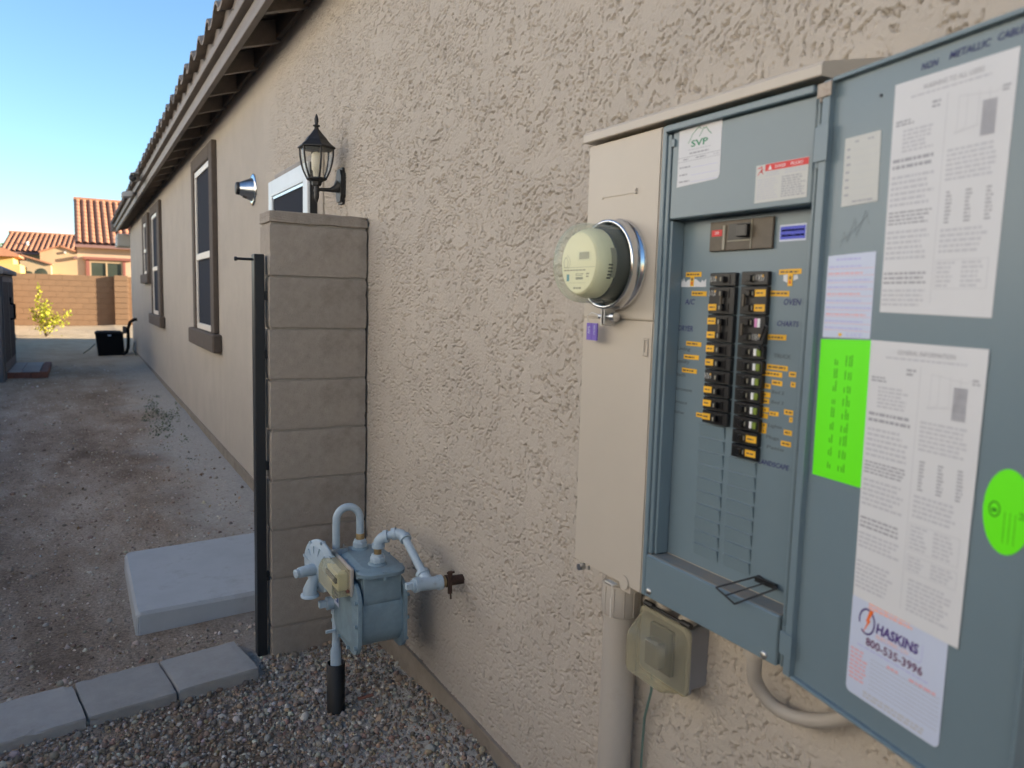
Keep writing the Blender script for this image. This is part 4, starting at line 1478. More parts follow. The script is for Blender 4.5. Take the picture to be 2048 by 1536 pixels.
# marker notes written on the dead front
for txt, y, zz_, h, w, m_ in (('A/C', 1.029, 1.503, 0.0095, 0.024, 'ink_marker'), ('DRYER', 1.043, 1.455, 0.0095, 0.038, 'ink_marker'), ('OVEN', 0.809, 1.506, 0.0095, 0.032, 'ink_marker'), ('CHARTS', 0.819, 1.473, 0.008, 0.041, 'ink_marker'),
                              ('TRUCK', 0.821, 1.423, 0.006, 0.033, 'ink_pencil'), ('LANDSCAPE', 0.838, 1.249, 0.008, 0.060, 'ink_marker'), ('Living', 1.043, 1.420, 0.006, 0.034, 'ink_pencil'), ('Laundry', 1.044, 1.397, 0.006, 0.034, 'ink_pencil'), ('Bath', 1.044, 1.372, 0.006, 0.026, 'ink_pencil'),
                              ('Microwave', 1.049, 1.346, 0.006, 0.050, 'ink_pencil'), ('Furnace', 1.050, 1.322, 0.006, 0.040, 'ink_pencil'), ('Dishw', 1.050, 1.303, 0.006, 0.034, 'ink_pencil'), ('Lights', 0.823, 1.312, 0.005, 0.027, 'ink_pencil'), ('Plugs', 0.826, 1.293, 0.005, 0.026, 'ink_pencil'), ('Patio', 0.823, 1.277, 0.005, 0.034, 'ink_pencil'),
                              ('Bed 2', 0.82, 1.366, 0.005, 0.024, 'ink_pencil'), ('Bed 3', 0.82, 1.35, 0.005, 0.024, 'ink_pencil')):
    s = Sheet((XD - 0.0002, 1.05, 1.0), FU, FV, FW, 0.0)
    s.text(txt, 1.05 - y, zz_ - 1.0, h, m_, w, slant=0.18, bold=0.018)
    s.build('handwritten_note', dead)
# small wire loops
b = MB()
lp = [Vector(p) for p in ((XD - 0.020, 0.8330, 1.4500), (XD - 0.026, 0.8195, 1.4740), (XD - 0.026, 0.8140, 1.4700), (XD - 0.024, 0.8270, 1.4360), (XD - 0.020, 0.8335, 1.4340), (XD - 0.016, 0.8365, 1.4400))]
for p, q in zip(lp, lp[1:]):
    b.tube([p, q], 0.0017, 8)
b.build('lockout_loop', 'wire_black', pan)
b = MB()
wl = [Vector((XF - 0.014, 0.862, 1.0395)), Vector((XF - 0.020, 0.815, 1.030)), Vector((XD - 0.012, 0.774, 1.062)), Vector((XD - 0.004, 0.818, 1.066)), Vector((XF - 0.014, 0.862, 1.0395))]
for p, q in zip(wl, wl[1:]):
    b.tube([p, q], 0.0017, 6)
b.tube([(wl[0] + wl[1]) / 2, (wl[2] + wl[3]) / 2], 0.0013, 6)
b.obox((XD - 0.006, 0.800, 1.058), FU, FV, FW, (-0.020, 0.022), (0.0, 0.008), (0.0, 0.006))
b.build('wire_bail', 'wire_black', pan)

# door, swung open almost flat to the wall
ang = math.radians(10.6)
DU = Vector((-math.sin(ang), -math.cos(ang), 0))
DW = Vector((-math.cos(ang), math.sin(ang), 0))
DO = Vector((XF, 0.735, 0))
dr = link('door', None, pan)
b = MB()
b.obox(DO, DU, Zv, DW, (0.024, 0.369), (0.9555, 1.8125), (-0.012, 0.0))
b.build('door_panel', 'grey_enamel', dr, 0.001)
b = MB()
b.obox(DO, DU, Zv, DW, (0.016, 0.030), (0.9555, 1.8125), (-0.018, 0.010))
b.obox(DO, DU, Zv, DW, (0.366, 0.3705), (0.9555, 1.8125), (-0.018, 0.009))
b.obox(DO, DU, Zv, DW, (0.0305, 0.3655), (0.9535, 0.9590), (-0.018, 0.008))
b.obox(DO, DU, Zv, DW, (0.0305, 0.3655), (1.8085, 1.8145), (-0.018, 0.008))
b.build('door_flange', 'grey_enamel', dr, 0.0012)
for zc, hh in ((1.728, 0.030), (1.003, 0.022), (1.800, 0.012)):
    b = MB()
    b.cyl(DO + DU * 0.006 + Zv * (zc - hh), DO + DU * 0.006 + Zv * (zc + hh), 0.0045, n=10)
    b.obox(DO, DU, Zv, DW, (0.008, 0.034), (zc - hh * 0.8, zc + hh * 0.8), (0.0105, 0.0125))
    b.build('hinge', 'hinge_tan' if zc > 1.79 else 'grey_enamel', pan, 0.0006)


def dsheet(s0, z0, lay=0.0):
    return Sheet(DO + DU * s0 + Zv * z0 + DW * (0.0003 + lay), DU, Zv, DW)


def wiring_sheet(s, w, h, title):
    s.base([(0.004, 0), (w, -0.003), (w + 0.003, h), (0, h + 0.001)], 'paper')
    s.text(title, w * 0.52, h - 0.0145, 0.0058, 'ink_grey', w * 0.50, align='C')
    s.para(w * 0.16, w * 0.90, h - 0.0215, h - 0.0175, 1, 'ink_light', 0.6, 0.1)
    c = w * 0.49
    s.rect(c, c + 0.0007, 0.012, h - 0.026, 'ink_light')
    s.para(0.006, 0.036, h - 0.052, h - 0.044, 2, 'ink_grey', 0.6, 0.3).para(c - 0.020, c - 0.006, h - 0.040, h - 0.030, 2, 'ink_grey')
    s.para(0.018, c - 0.014, h - 0.085, h - 0.056, 6, 'ink_light')
    for a, bb, n_, mm in ((0.105, 0.089, 2, 'ink_grey'), (0.150, 0.110, 6, 'ink_light'), (0.172, 0.154, 4, 'ink_grey'), (0.215, 0.177, 6, 'ink_light'), (0.245, 0.228, 3, 'ink_grey'), (0.272, 0.249, 4, 'ink_light')):
        if h - a > 0.004:
            s.para(0.006, c - 0.008, h - a, h - bb, n_, mm, 0.5, 0.2)
    # wiring diagram and tables in the right column
    for u in (0.10, 0.17, 0.26, 0.34):
        s.stroke([(c + w * u, h - 0.034), (c + w * u, h - 0.070), (c + w * 0.08, h - 0.075)], 0.0005, 'ink_light')
    s.stroke([(c + w * 0.1, h - 0.034), (c + w * 0.38, h - 0.040), (c + w * 0.44, h - 0.036)], 0.0005, 'ink_light')
    s.rect(c + w * 0.29, c + w * 0.40, h - 0.084, h - 0.046, 'ink_light')
    s.para(c + w * 0.29, c + w * 0.40, h - 0.084, h - 0.046, 12, 'ink_grey', 0.5, 0.0, False)
    s.para(c + w * 0.43, c + w * 0.49, h - 0.042, h - 0.034, 2, 'ink_grey')
    s.para(c + 0.006, w - 0.012, h - 0.128, h - 0.090, 7, 'ink_light', 0.5, 0.15)
    for u in (0.06, 0.22, 0.38):
        s.para(c + w * u, c + w * (u + 0.055), h - 0.176, h - 0.138, 9, 'ink_grey', 0.5, 0.3)
    s.para(c + 0.006, w - 0.012, h - 0.210, h - 0.180, 5, 'ink_light', 0.5, 0.2)
    for z0, z1, n_ in ((0.250, 0.217, 6), (0.277, 0.256, 4)):
        if h - z0 > 0.004:
            s.stroke([(c + 0.004, h - z1), (w - 0.010, h - z1), (w - 0.010, h - z0), (c + 0.004, h - z0), (c + 0.004, h - z1)], 0.0006, 'ink_light')
            s.para(c + 0.006, c + 0.03, h - z0 + 0.001, h - z1 - 0.001, n_, 'ink_light', 0.5, 0.3)
            s.para(c + 0.038, w - 0.014, h - z0 + 0.001, h - z1 - 0.001, n_, 'ink_light', 0.5, 0.3)
    return s


sh = wiring_sheet(dsheet(0.133, 1.499), 0.158, 0.279, 'WARNING TO ALL USERS')
o = sh.build('wiring_sheet', dr)
sh = wiring_sheet(dsheet(0.128, 1.123, 0.0012), 0.162, 0.339, 'GENERAL INFORMATION')
sh.para(0.006, 0.066, 0.012, 0.052, 7, 'ink_light', 0.5, 0.2)
sh.para(0.088, 0.150, 0.012, 0.055, 8, 'ink_light', 0.5, 0.2)
sh.build('wiring_sheet', dr)
sh = dsheet(0.055, 1.639)
sh.base([(0.001, 0), (0.064, 0.001), (0.061, 0.090), (0, 0.090)], 'paper_old')
for k in range(7):
    sh.rect(0.016, 0.058, 0.012 + k * 0.010, 0.0124 + k * 0.010, 'ink_light').para(0.005, 0.013, 0.012 + k * 0.010, 0.017 + k * 0.010, 1, 'ink_grey')
sh.para(0.018, 0.030, 0.081, 0.085, 1, 'ink_grey').para(0.040, 0.052, 0.081, 0.085, 1, 'ink_grey').para(0.02, 0.058, 0.003, 0.007, 1, 'ink_grey')
sh.build('torque_card', dr)
sh = dsheet(0.039, 1.462)
sh.base([(0, 0), (0.0855, 0.002), (0.0845, 0.1145), (0, 0.112)], 'paper_blue')
sh.para(0.016, 0.064, 0.104, 0.109, 1, 'ink_lav')
for k in range(10):
    v = 0.012 + k * 0.0092
    sh.para(0.003, 0.082, v, v + 0.004, 1, ('ink_lav', 'ink_lav', 'ink_pink')[k % 3], 0.5, 0.3)
    sh.rect(0.002, 0.084, v - 0.0012, v - 0.0007, 'ink_pink')
sh.rect(0.030, 0.036, 0.003, 0.007, 'yellow_tape').text('LIST', 0.045, 0.003, 0.005, 'ink_lav', 0.028)
sh.build('circuit_list', dr)
sh = dsheet(0.0365, 1.266)
sh.base([(0.002, 0), (0.0925, 0.0015), (0.090, 0.1965), (0, 0.193)], 'neon_green')
for u0_ in (0.030, 0.034, 0.050, 0.056, 0.060):
    for k in range(9):
        v = 0.015 + k * 0.018
        sh.rect(u0_, u0_ + 0.0014, v, v + random.uniform(0.006, 0.016), 'ink_darkgreen')
sh.build('green_notice', dr)
sh = dsheet(0.131, 0.990, 0.0006)
w, h = 0.146, 0.139
sh.base(rrect(w, h, 0.008, 4, w / 2, h / 2), 'paper_blue')
sh.para(0.028, 0.098, 0.124, 0.134, 2, 'ink_peach', 0.6, 0.1)
sh.stroke([(0.027 + 0.0125 * math.cos(a), 0.106 + 0.0165 * math.sin(a)) for a in np.linspace(-2.2, 3.4, 26)], 0.0024, 'ink_purple')
sh.poly([(0.031, 0.124), (0.0255, 0.106), (0.0285, 0.1065), (0.0215, 0.089), (0.0335, 0.1095), (0.0305, 0.1095), (0.0375, 0.124)], 'ink_orange', 3)
sh.text('HASKINS', 0.043, 0.0985, 0.0125, 'ink_purple', 0.064, slant=0.1, bold=0.035)
sh.stroke([(0.046, 0.090), (0.111, 0.090), (0.113, 0.094), (0.113, 0.113)], 0.0009, 'ink_lav')
sh.text('ELECTRIC CO', 0.044, 0.0915, 0.0048, 'ink_peach', 0.050)
sh.text('800-535-3996', 0.028, 0.0755, 0.0105, 'ink_maroon', 0.088, bold=0.02)
sh.para(0.014, 0.134, 0.069, 0.073, 1, 'ink_lav', 0.4, 0.1)
for k in range(8):
    v = 0.0615 - k * 0.0056
    sh.para(0.004, 0.034, v - 0.0016, v + 0.0016, 1, 'ink_pink', 0.8, 0.35)
    sh.rect(0.038, 0.142, v - 0.0019, v - 0.0014, 'ink_grey')
sh.para(0.064, 0.082, 0.0605, 0.0645, 1, 'ink_pink', 0.8, 0.1).para(0.098, 0.140, 0.0605, 0.0645, 1, 'ink_pink', 0.8, 0.1)
sh.para(0.030, 0.130, 0.004, 0.014, 2, 'ink_light', 0.7, 0.1)
sh.build('contractor_sticker', dr)
sh = dsheet(0.330, 1.291)
sh.base([(0.0275 * math.cos(a), 0.0465 * math.sin(a)) for a in np.linspace(0, 2 * PI, 33)[:-1]], 'neon_green')
sh.stroke([(-0.014 + 0.006 * math.cos(a), 0.0 + 0.008 * math.sin(a)) for a in np.linspace(0, 2 * PI, 14)], 0.0016, 'ink_darkgreen')
sh.poly([(-0.017, -0.003), (-0.011, -0.003), (-0.011, 0.001), (-0.017, 0.001)], 'ink_darkgreen', 2)
for u in (-0.002, 0.004, 0.010):
    sh.rect(u, u + 0.0006, -0.034, 0.0, 'ink_darkgreen')
sh.text('2017', 0.014, -0.004, 0.008, 'ink_darkgreen', 0.011)
sh.build('inspection_sticker', dr)
for txt, u, v, w in (('NON', 0.070, 0.2865, 0.022), ('METALLIC', 0.108, 0.289, 0.050), ('CABLE', 0.166, 0.291, 0.030)):
    s = dsheet(0.10, 1.50)
    s.t = 0.0001
    s.text(txt, u, v, 0.008, 'ink_marker', w, slant=0.2, bold=0.01)
    s.build('handwritten_note', dr)
s = dsheet(0.10, 1.50)
s.t = 0.0001
s.stroke([(-0.04, 0.084), (-0.035, 0.105), (-0.028, 0.092), (-0.018, 0.122), (-0.012, 0.098), (0.000, 0.130), (0.008, 0.112)], 0.0004, 'ink_pencil')
s.stroke([(-0.042, 0.092), (-0.02, 0.104), (0.004, 0.124)], 0.0004, 'ink_pencil')
s.build('scribble', dr)
MB().cyl(DO + DU * 0.111 + Zv * 1.772, DO + DU * 0.111 + Zv * 1.772 + DW * 0.0012, 0.0022, n=8).build('rivet', 'bronze_black', dr)

# ------------------------------------------------------------------ electric meter
MY, MZ = 1.178, 1.575
em = thing('electric_meter', (XF, MY, MZ), 'round glass electric meter with cream face in a steel ring on the beige panel', 'electric meter')
ax = (-1, 0, 0)
oc = (XF, MY, MZ)
b = MB().lathe([(0.0875, 0.0), (0.0885, 0.004), (0.0865, 0.009), (0.0835, 0.012), (0.083, 0.026), (0.0855, 0.030), (0.0845, 0.034), (0.079, 0.035), (0.0785, 0.002)], oc, ax, 44, caps=(False, False))
b.build('lock_ring', 'chrome', em)
MB().lathe([(0.068, 0.0), (0.068, 0.052), (0.066, 0.055), (0.0, 0.055)], oc, ax, 40).build('base', 'meter_black', em)
b = MB().lathe([(0.0655, 0.0565), (0.0655, 0.072), (0.063, 0.082), (0.0590, 0.0900), (0.0575, 0.0925), (0.0, 0.0930)], oc, ax, 44)
b.build('module', 'meter_cream', em)
sh = Sheet((XF - 0.0935, MY + 0.06, MZ - 0.06), FU, FV, FW, 0.0002)
cu = lambda a, r: (0.06 + r * math.cos(a), 0.06 + r * math.sin(a))
sh.base([cu(a, 0.0560) for a in np.linspace(0, 2 * PI, 33)[:-1]], 'meter_face')
sh.rect(0.056, 0.102, 0.063, 0.081, 'meter_cream').rect(0.062, 0.094, 0.0665, 0.0795, 'lcd', 2)
sh.stroke([(0.018 + 0.007 * math.cos(a), 0.061 + 0.010 * math.sin(a)) for a in np.linspace(0, 2 * PI, 16)], 0.0012, 'lcd')
sh.stroke([(0.020 + 0.012 * math.cos(a), 0.061 + 0.014 * math.sin(a)) for a in np.linspace(-1.2, 1.4, 12)], 0.0010, 'lcd')
sh.rect(0.008, 0.112, 0.0515, 0.0521, 'lcd')
sh.para(0.012, 0.09, 0.044, 0.049, 1, 'dim_print', 0.5, 0.1)
sh.rect(0.022, 0.031, 0.026, 0.039, 'teal_print')
sh.rect(0.052, 0.076, 0.029, 0.0335, 'lcd').para(0.052, 0.078, 0.035, 0.041, 2, 'dim_print').para(0.086, 0.098, 0.032, 0.042, 2, 'dim_print')
sh.rect(0.03, 0.085, 0.0225, 0.0229, 'lcd').para(0.046, 0.072, 0.010, 0.016, 1, 'lcd', 0.6, 0.1)
sh.build('face_plate', em)
for k in range(5):
    z = MZ - 0.004 - 0.006 * k
    y = MY - math.sqrt(0.0653 ** 2 - (z - MZ) ** 2)
    MB().box(XF - 0.072, XF - 0.063, y - 0.0012, y + 0.004, z - 0.0013, z + 0.0013).build('vent_slot', 'meter_black', em)
b = MB()
R = []
for k in range(9):
    a = -0.42 + 0.84 * k / 8
    R.append([(XF - x, MY - 0.0662 * math.cos(a), MZ + 0.0662 * math.sin(a)) for x in (0.0535, 0.0665)])
b.ring_strip(R, 0, True, False, (False, False))
b.build('barcode_label', 'dim_print', em)
b = MB().lathe([(0.0745, 0.012), (0.0748, 0.084), (0.0735, 0.094), (0.069, 0.104), (0.063, 0.110), (0.058, 0.1125), (0.03, 0.1145), (0.0, 0.115)], oc, ax, 48, caps=(False, False))
b.build('glass_cover', 'meter_clear', em)
b = MB()
b.obox((XF - 0.016, MY + 0.010, MZ - 0.118), FU, FV, FW, (0, 0.003), (0, 0.034), (-0.012, 0.014))
b.obox((XF - 0.016, MY + 0.001, MZ - 0.114), FU, FV, FW, (0, 0.003), (0, 0.030), (-0.012, 0.014))
b.cyl((XF - 0.018, MY + 0.030, MZ - 0.100), (XF - 0.018, MY - 0.020, MZ - 0.100), 0.0045, n=10)
b.cyl((XF - 0.018, MY - 0.012, MZ - 0.100), (XF - 0.018, MY - 0.024, MZ - 0.100), 0.0088, n=12)
b.build('ring_clamp', 'galvanised', em, 0.0006)
tg = Sheet((XF - 0.022, 1.240, 1.427), FU, FV, FW, 0.003)
tg.base([(0, 0), (0.0165, 0), (0.0165, 0.034), (0, 0.034)], 'tag_purple').base([(0.0175, 0), (0.035, 0), (0.035, 0.034), (0.0175, 0.034)], 'tag_purple')
vs_, fs_, w_ = glyphs('APS')
tg.mb.add([tg.o + tg.U * (0.0115 - y * 0.010) + tg.V * (0.012 + x * 0.0095) + tg.W * 0.0033 for x, y in vs_], fs_, tg.mi('paper_blue'))
vs_, fs_, w_ = glyphs('37012886')
tg.mb.add([tg.o + tg.U * (0.0285 - y * 0.0062) + tg.V * (0.011 + x * 0.020 / w_) + tg.W * 0.0033 for x, y in vs_], fs_, tg.mi('paper_blue'))
tg.mb.tube([(XF - 0.021, 1.238, 1.460), (XF - 0.023, 1.242, 1.474), (XF - 0.020, 1.232, 1.482), (XF - 0.018, 1.205, 1.477)], 0.0007, 6, tg.mi('galvanised'))
o = tg.build('seal_tag', None)
tag(o, 'small purple plastic seal tag hanging below the round electric meter', 'tag')

# ------------------------------------------------------------------ conduits and outlet under the panel
cdt = thing('conduit_pipe', (-0.045, 1.226, 0.0), 'fat beige plastic conduit rising from the ground into the panel', 'conduit')
b = MB().cyl((-0.046, 1.226, -0.1), (-0.046, 1.226, 0.90), 0.0365, n=32)
b.build('pipe', 'pvc_beige', cdt)
b = MB()
b.lathe([(0.037, 0.838), (0.0415, 0.840), (0.0425, 0.842), (0.0425, 0.905), (0.040, 0.907)], (-0.046, 1.226, 0), Zv, 32, caps=(False, True))
for k in range(12):
    a = 2 * PI * k / 12
    b.cyl((-0.046 + 0.0425 * math.cos(a), 1.226 + 0.0425 * math.sin(a), 0.842), (-0.046 + 0.0425 * math.cos(a), 1.226 + 0.0425 * math.sin(a), 0.904), 0.0016, n=6)
b.cyl((-0.046, 1.226, 0.90), (-0.046, 1.226, 0.956), 0.034, n=24)
b.build('coupling', 'pvc_beige', cdt)

out = thing('outlet_box', (0, 1.075, 0.75), 'grey outdoor outlet box with a yellowed clear bubble cover under the panel', 'outlet')
OY0, OY1, OZ0, OZ1 = 1.003, 1.150, 0.752, 0.888
b = MB()
b.prism(rrect(OY1 - OY0 - 0.012, OZ1 - OZ0 - 0.012, 0.012, 4), (0, (OY0 + OY1) / 2, (OZ0 + OZ1) / 2), Yv, Zv, (-1, 0, 0), 0.001, 0.046, smooth=False)
b.build('box', 'pvc_grey', out, 0.002)
b = MB()
b.prism(rrect(OY1 - OY0, OZ1 - OZ0, 0.014, 4), (0, (OY0 + OY1) / 2, (OZ0 + OZ1) / 2), Yv, Zv, (-1, 0, 0), 0.0465, 0.052, smooth=False)
b.build('gasket_plate', 'pvc_grey', out, 0.001)
b = MB()
oc_ = ((OY0 + OY1) / 2, (OZ0 + OZ1) / 2)
R = []
for x, ww, hh, rr_, dz in ((0.0525, 0.147, 0.137, 0.014, 0), (0.058, 0.147, 0.137, 0.014, 0), (0.0585, 0.136, 0.126, 0.016, -0.002), (0.072, 0.132, 0.120, 0.020, -0.004), (0.100, 0.116, 0.094, 0.016, -0.010), (0.107, 0.104, 0.080, 0.014, -0.011)):
    R.append([Vector((-x, oc_[0] + u, oc_[1] + v + dz)) for u, v in rrect(ww, hh, rr_, 4)])
b.ring_strip(R, smooth=False, caps=(False, True))
b.build('bubble_cover', 'cover_clear', out, 0.0008)
MB().box(-0.064, -0.0525, 1.045, 1.112, 0.775, 0.868).build('receptacle', 'outlet_dark', out, 0.003)
MB().box(-0.088, -0.0645, 1.058, 1.098, 0.790, 0.845).build('plug', 'outlet_dark', out, 0.004)
for y in (1.022, 1.131):
    MB().cyl((-0.050, y - 0.013, 0.8925), (-0.050, y + 0.013, 0.8925), 0.0058, n=10).build('hinge_knuckle', 'bronze_black', out)
MB().cyl((-0.050, 1.036, 0.8915), (-0.050, 1.118, 0.8915), 0.003, n=8).build('hinge_pin', 'bronze_black', out)
for y in (1.118, 1.046):
    MB().lathe([(0.019, 0.882), (0.019, 0.890), (0.0145, 0.892), (0.0145, 0.960)], (-0.024, y, 0), Zv, 18).build('hub', 'pvc_beige', out)
MB().lathe([(0.013, 0), (0.013, 0.02), (0.004, 0.022)], (-0.004, 1.172, 0.878), (-1, 0, 0), 14).build('mounting_ear', 'pvc_beige', out)

fx = thing('flexible_conduit', (-0.03, 0.78, 0.83), 'ribbed cream flexible conduit looping out below the panel and behind its door', 'conduit')
ctrl = [Vector(p) for p in ((-0.085, 0.826, 0.955), (-0.080, 0.828, 0.915), (-0.062, 0.838, 0.868), (-0.042, 0.818, 0.832), (-0.032, 0.775, 0.828), (-0.030, 0.725, 0.848), (-0.030, 0.68, 0.880), (-0.030, 0.64, 0.92), (-0.03, 0.60, 0.97))]
pts, rad_ = [], []
for i in range(len(ctrl) - 1):
    p0, p1, p2, p3 = ctrl[max(0, i - 1)], ctrl[i], ctrl[i + 1], ctrl[min(len(ctrl) - 1, i + 2)]
    for k in range(14):
        t = k / 14
        pts.append(0.5 * ((2 * p1) + (p2 - p0) * t + (2 * p0 - 5 * p1 + 4 * p2 - p3) * t * t + (3 * p1 - p0 - 3 * p2 + p3) * t ** 3))
        rad_.append(0.0125 if (k % 2) else 0.0112)
MB().tube(pts, rad_, 14).build('hose', 'pvc_beige', fx)
MB().lathe([(0.018, 0.925), (0.018, 0.948), (0.0145, 0.952)], (-0.083, 0.827, 0), Zv, 16).build('fitting', 'pvc_beige', fx)
pts = [(-0.035, 1.130, 0.755), (-0.030, 1.134, 0.70), (-0.018, 1.165, 0.62), (-0.012, 1.175, 0.52), (-0.012, 1.172, 0.35), (-0.012, 1.176, 0.08)]
o = MB().tube(pts, 0.0028, 8).build('ground_wire', 'wire_green')
tag(o, 'thin green ground wire running down the stucco beside the fat conduit', 'wire')

# ------------------------------------------------------------------ slab, edging
slab = MB()
sp = [(-0.872, 3.485), (-0.868, 3.475), (-0.86, 3.470), (-0.30, 3.502), (-0.002, 3.515), (-0.002, 4.43), (-0.85, 4.345), (-0.868, 4.338), (-0.876, 4.32)]
R = [[Vector((x, y, z)) for x, y in q] for z, q in ((-0.08, [(x * 1.008, y - 0.012 if y < 3.7 else y + 0.012) for x, y in sp]), (0.105, sp), (0.122, [(x + (0.01 if x < -0.5 else 0), y + (0.011 if y < 3.7 else -0.011)) for x, y in sp]))]
slab.ring_strip(R, smooth=False)
o = slab.build('concrete_landing', 'concrete_slab', None, 0.006, 2)
tag(o, 'pale poured concrete landing slab on the dirt behind the block pillar', 'slab')

labs = ('grey concrete edging block lying nearest to the black gate post', 'grey concrete edging block in the middle of the row of three', 'grey concrete edging block at the left end of the row, cut by the frame')
E0, E1_ = Vector((-0.481, 2.868)), Vector((-1.33, 2.735))
ed = (E1_ - E0).normalized()
en = Vector((ed.y, -ed.x))
if en.y < 0:
    en = -en
pos = [(0.0, 0.292), (0.298, 0.583), (0.589, 0.885)]
for i, (a, c) in enumerate(pos):
    p = E0 + ed * ((a + c) / 2) + en * (0.142 + (0.0, 0.004, -0.002)[i])
    o = link('edging_block', rough_box('edging_block', c - a, 0.284, 0.095, 'paver_grey', 0.00025, 40 + i, 9, 0.005))
    o.location = (p.x, p.y, (0.064, 0.060, 0.061)[i] - 0.0475)
    o.rotation_euler = ((0.01, -0.008, 0.006)[i], (0.004, -0.006, 0.005)[i], math.atan2(ed.y, ed.x))
    tag(o, labs[i], 'edging block', 'concrete edging blocks along the gravel')

# ------------------------------------------------------------------ stones
rng = np.random.default_rng(5)
t_ = (1 + 5 ** 0.5) / 2
ICO_V = np.array([(-1, t_, 0), (1, t_, 0), (-1, -t_, 0), (1, -t_, 0), (0, -1, t_), (0, 1, t_), (0, -1, -t_), (0, 1, -t_), (t_, 0, -1), (t_, 0, 1), (-t_, 0, -1), (-t_, 0, 1)]) / math.sqrt(1 + t_ * t_)
ICO_F = np.array([(0, 11, 5), (0, 5, 1), (0, 1, 7), (0, 7, 10), (0, 10, 11), (1, 5, 9), (5, 11, 4), (11, 10, 2), (10, 7, 6), (7, 1, 8), (3, 9, 4), (3, 4, 2), (3, 2, 6), (3, 6, 8), (3, 8, 9), (4, 9, 5), (2, 4, 11), (6, 2, 10), (8, 6, 7), (9, 8, 1)])


def rot_batch(n, flat=1.0):
    q = rng.normal(size=(n, 4))
    if flat < 1:
        q[:, 1:3] *= flat
    q /= np.linalg.norm(q, axis=1)[:, None]
    w, x, y, z = q.T
    return np.stack([np.stack([1 - 2 * (y * y + z * z), 2 * (x * y - z * w), 2 * (x * z + y * w)], -1), np.stack([2 * (x * y + z * w), 1 - 2 * (x * x + z * z), 2 * (y * z - x * w)], -1), np.stack([2 * (x * z - y * w), 2 * (y * z + x * w), 1 - 2 * (x * x + y * y)], -1)], -2)


def stones(name, px, py, pz, size, cols, mname='stone', squash=(0.55, 0.95), flat=0.35):
    n = len(px)
    V = ICO_V[None] * (1 + rng.uniform(-0.28, 0.22, (n, 12, 1)))
    S = np.stack([np.ones(n), rng.uniform(0.6, 1.0, n), rng.uniform(*squash, n)], -1) * size[:, None]
    V = V * S[:, None, :]
    V = np.einsum('nij,nkj->nki', rot_batch(n, flat), V)
    V = V + np.stack([px, py, pz], -1)[:, None, :]
    F = (ICO_F[None] + (np.arange(n) * 12)[:, None, None]).reshape(-1, 3)
    return tri_mesh(name, V.reshape(-1, 3), F, np.repeat(cols, 12, 0), mname)


def tri_mesh(name, V, F, vcol, mname, parent=None):
    org = np.array(origin_of(parent))
    me = bpy.data.meshes.new(name)
    me.vertices.add(len(V))
    me.vertices.foreach_set('co', (V - org).astype(np.float32).ravel())
    k = F.shape[1]
    me.loops.add(len(F) * k)
    me.loops.foreach_set('vertex_index', F.astype(np.int32).ravel())
    me.polygons.add(len(F))
    me.polygons.foreach_set('loop_start', np.arange(0, len(F) * k, k, dtype=np.int32))
    me.polygons.foreach_set('loop_total', np.full(len(F), k, dtype=np.int32))
    me.update(calc_edges=True)
    a = me.color_attributes.new('col', 'FLOAT_COLOR', 'POINT')
    a.data.foreach_set('color', np.concatenate([vcol, np.ones((len(vcol), 1))], 1).astype(np.float32).ravel())
    me.materials.append(MATS[mname])
    return link(name, me, parent)


def palette(n, cols, wts, jit=0.22):
    i = rng.choice(len(cols), n, p=np.array(wts) / sum(wts))
    return np.clip(np.array(cols)[i] * (1 + rng.normal(0, jit, (n, 1))) * (1 + rng.normal(0, 0.04, (n, 3))), 0.01, 0.8)


PAL = [(0.28, 0.26, 0.232), (0.36, 0.33, 0.285), (0.185, 0.15, 0.122), (0.28, 0.205, 0.15), (0.31, 0.232, 0.168), (0.50, 0.47, 0.42), (0.32, 0.245, 0.155), (0.235, 0.152, 0.115)]
PW = [5, 4, 4, 3.5, 2.5, 0.9, 1.0, 1.0]
n = 26000
px = rng.uniform(-1.75, 0.01, n)
py = rng.uniform(1.15, 3.02, n)
# not under the edging row or behind it
edge_y = 2.868 + (px + 0.481) * (0.133 / 0.849) + 0.03
ok = np.where(px < -0.46, py < edge_y, py < 3.06)
px, py = px[ok], py[ok]
n = len(px)
size = np.clip(rng.lognormal(math.log(0.0060), 0.42, n), 0.0035, 0.022)
g_ = stones('gravel', px, py, gz(px, py) + rng.uniform(-0.002, 0.007, n), size, palette(n, PAL, PW))
tag(g_, 'loose grey and brown pebble gravel heaped along the wall foot', 'gravel', kind='stuff')
n = 15000
u = rng.uniform(0, 1, n) ** 1.8
py = 3.0 + u * 13
px = rng.uniform(-2.6, 0.0, n) - u * rng.uniform(0, 1.5, n)
keep = ~((px > -0.9) & (py > 3.42) & (py < 4.45)) & ~((px > -0.42) & (py < 3.2)) & ~((px < -0.45) & (py < 2.868 + (px + 0.481) * 0.157 + 0.30))
px, py = px[keep], py[keep]
n = len(px)
size = np.clip(rng.lognormal(math.log(0.0046), 0.55, n), 0.002, 0.024)
g_ = stones('pebbles', px, py, gz(px, py) + 0.001, size, palette(n, [(0.39, 0.31, 0.245), (0.48, 0.41, 0.345), (0.25, 0.18, 0.14), (0.58, 0.54, 0.49)], [4, 3, 2.4, 1.0]))
tag(g_, 'scattered small pebbles and crumbs of soil on the dirt yard', 'pebbles', kind='stuff')


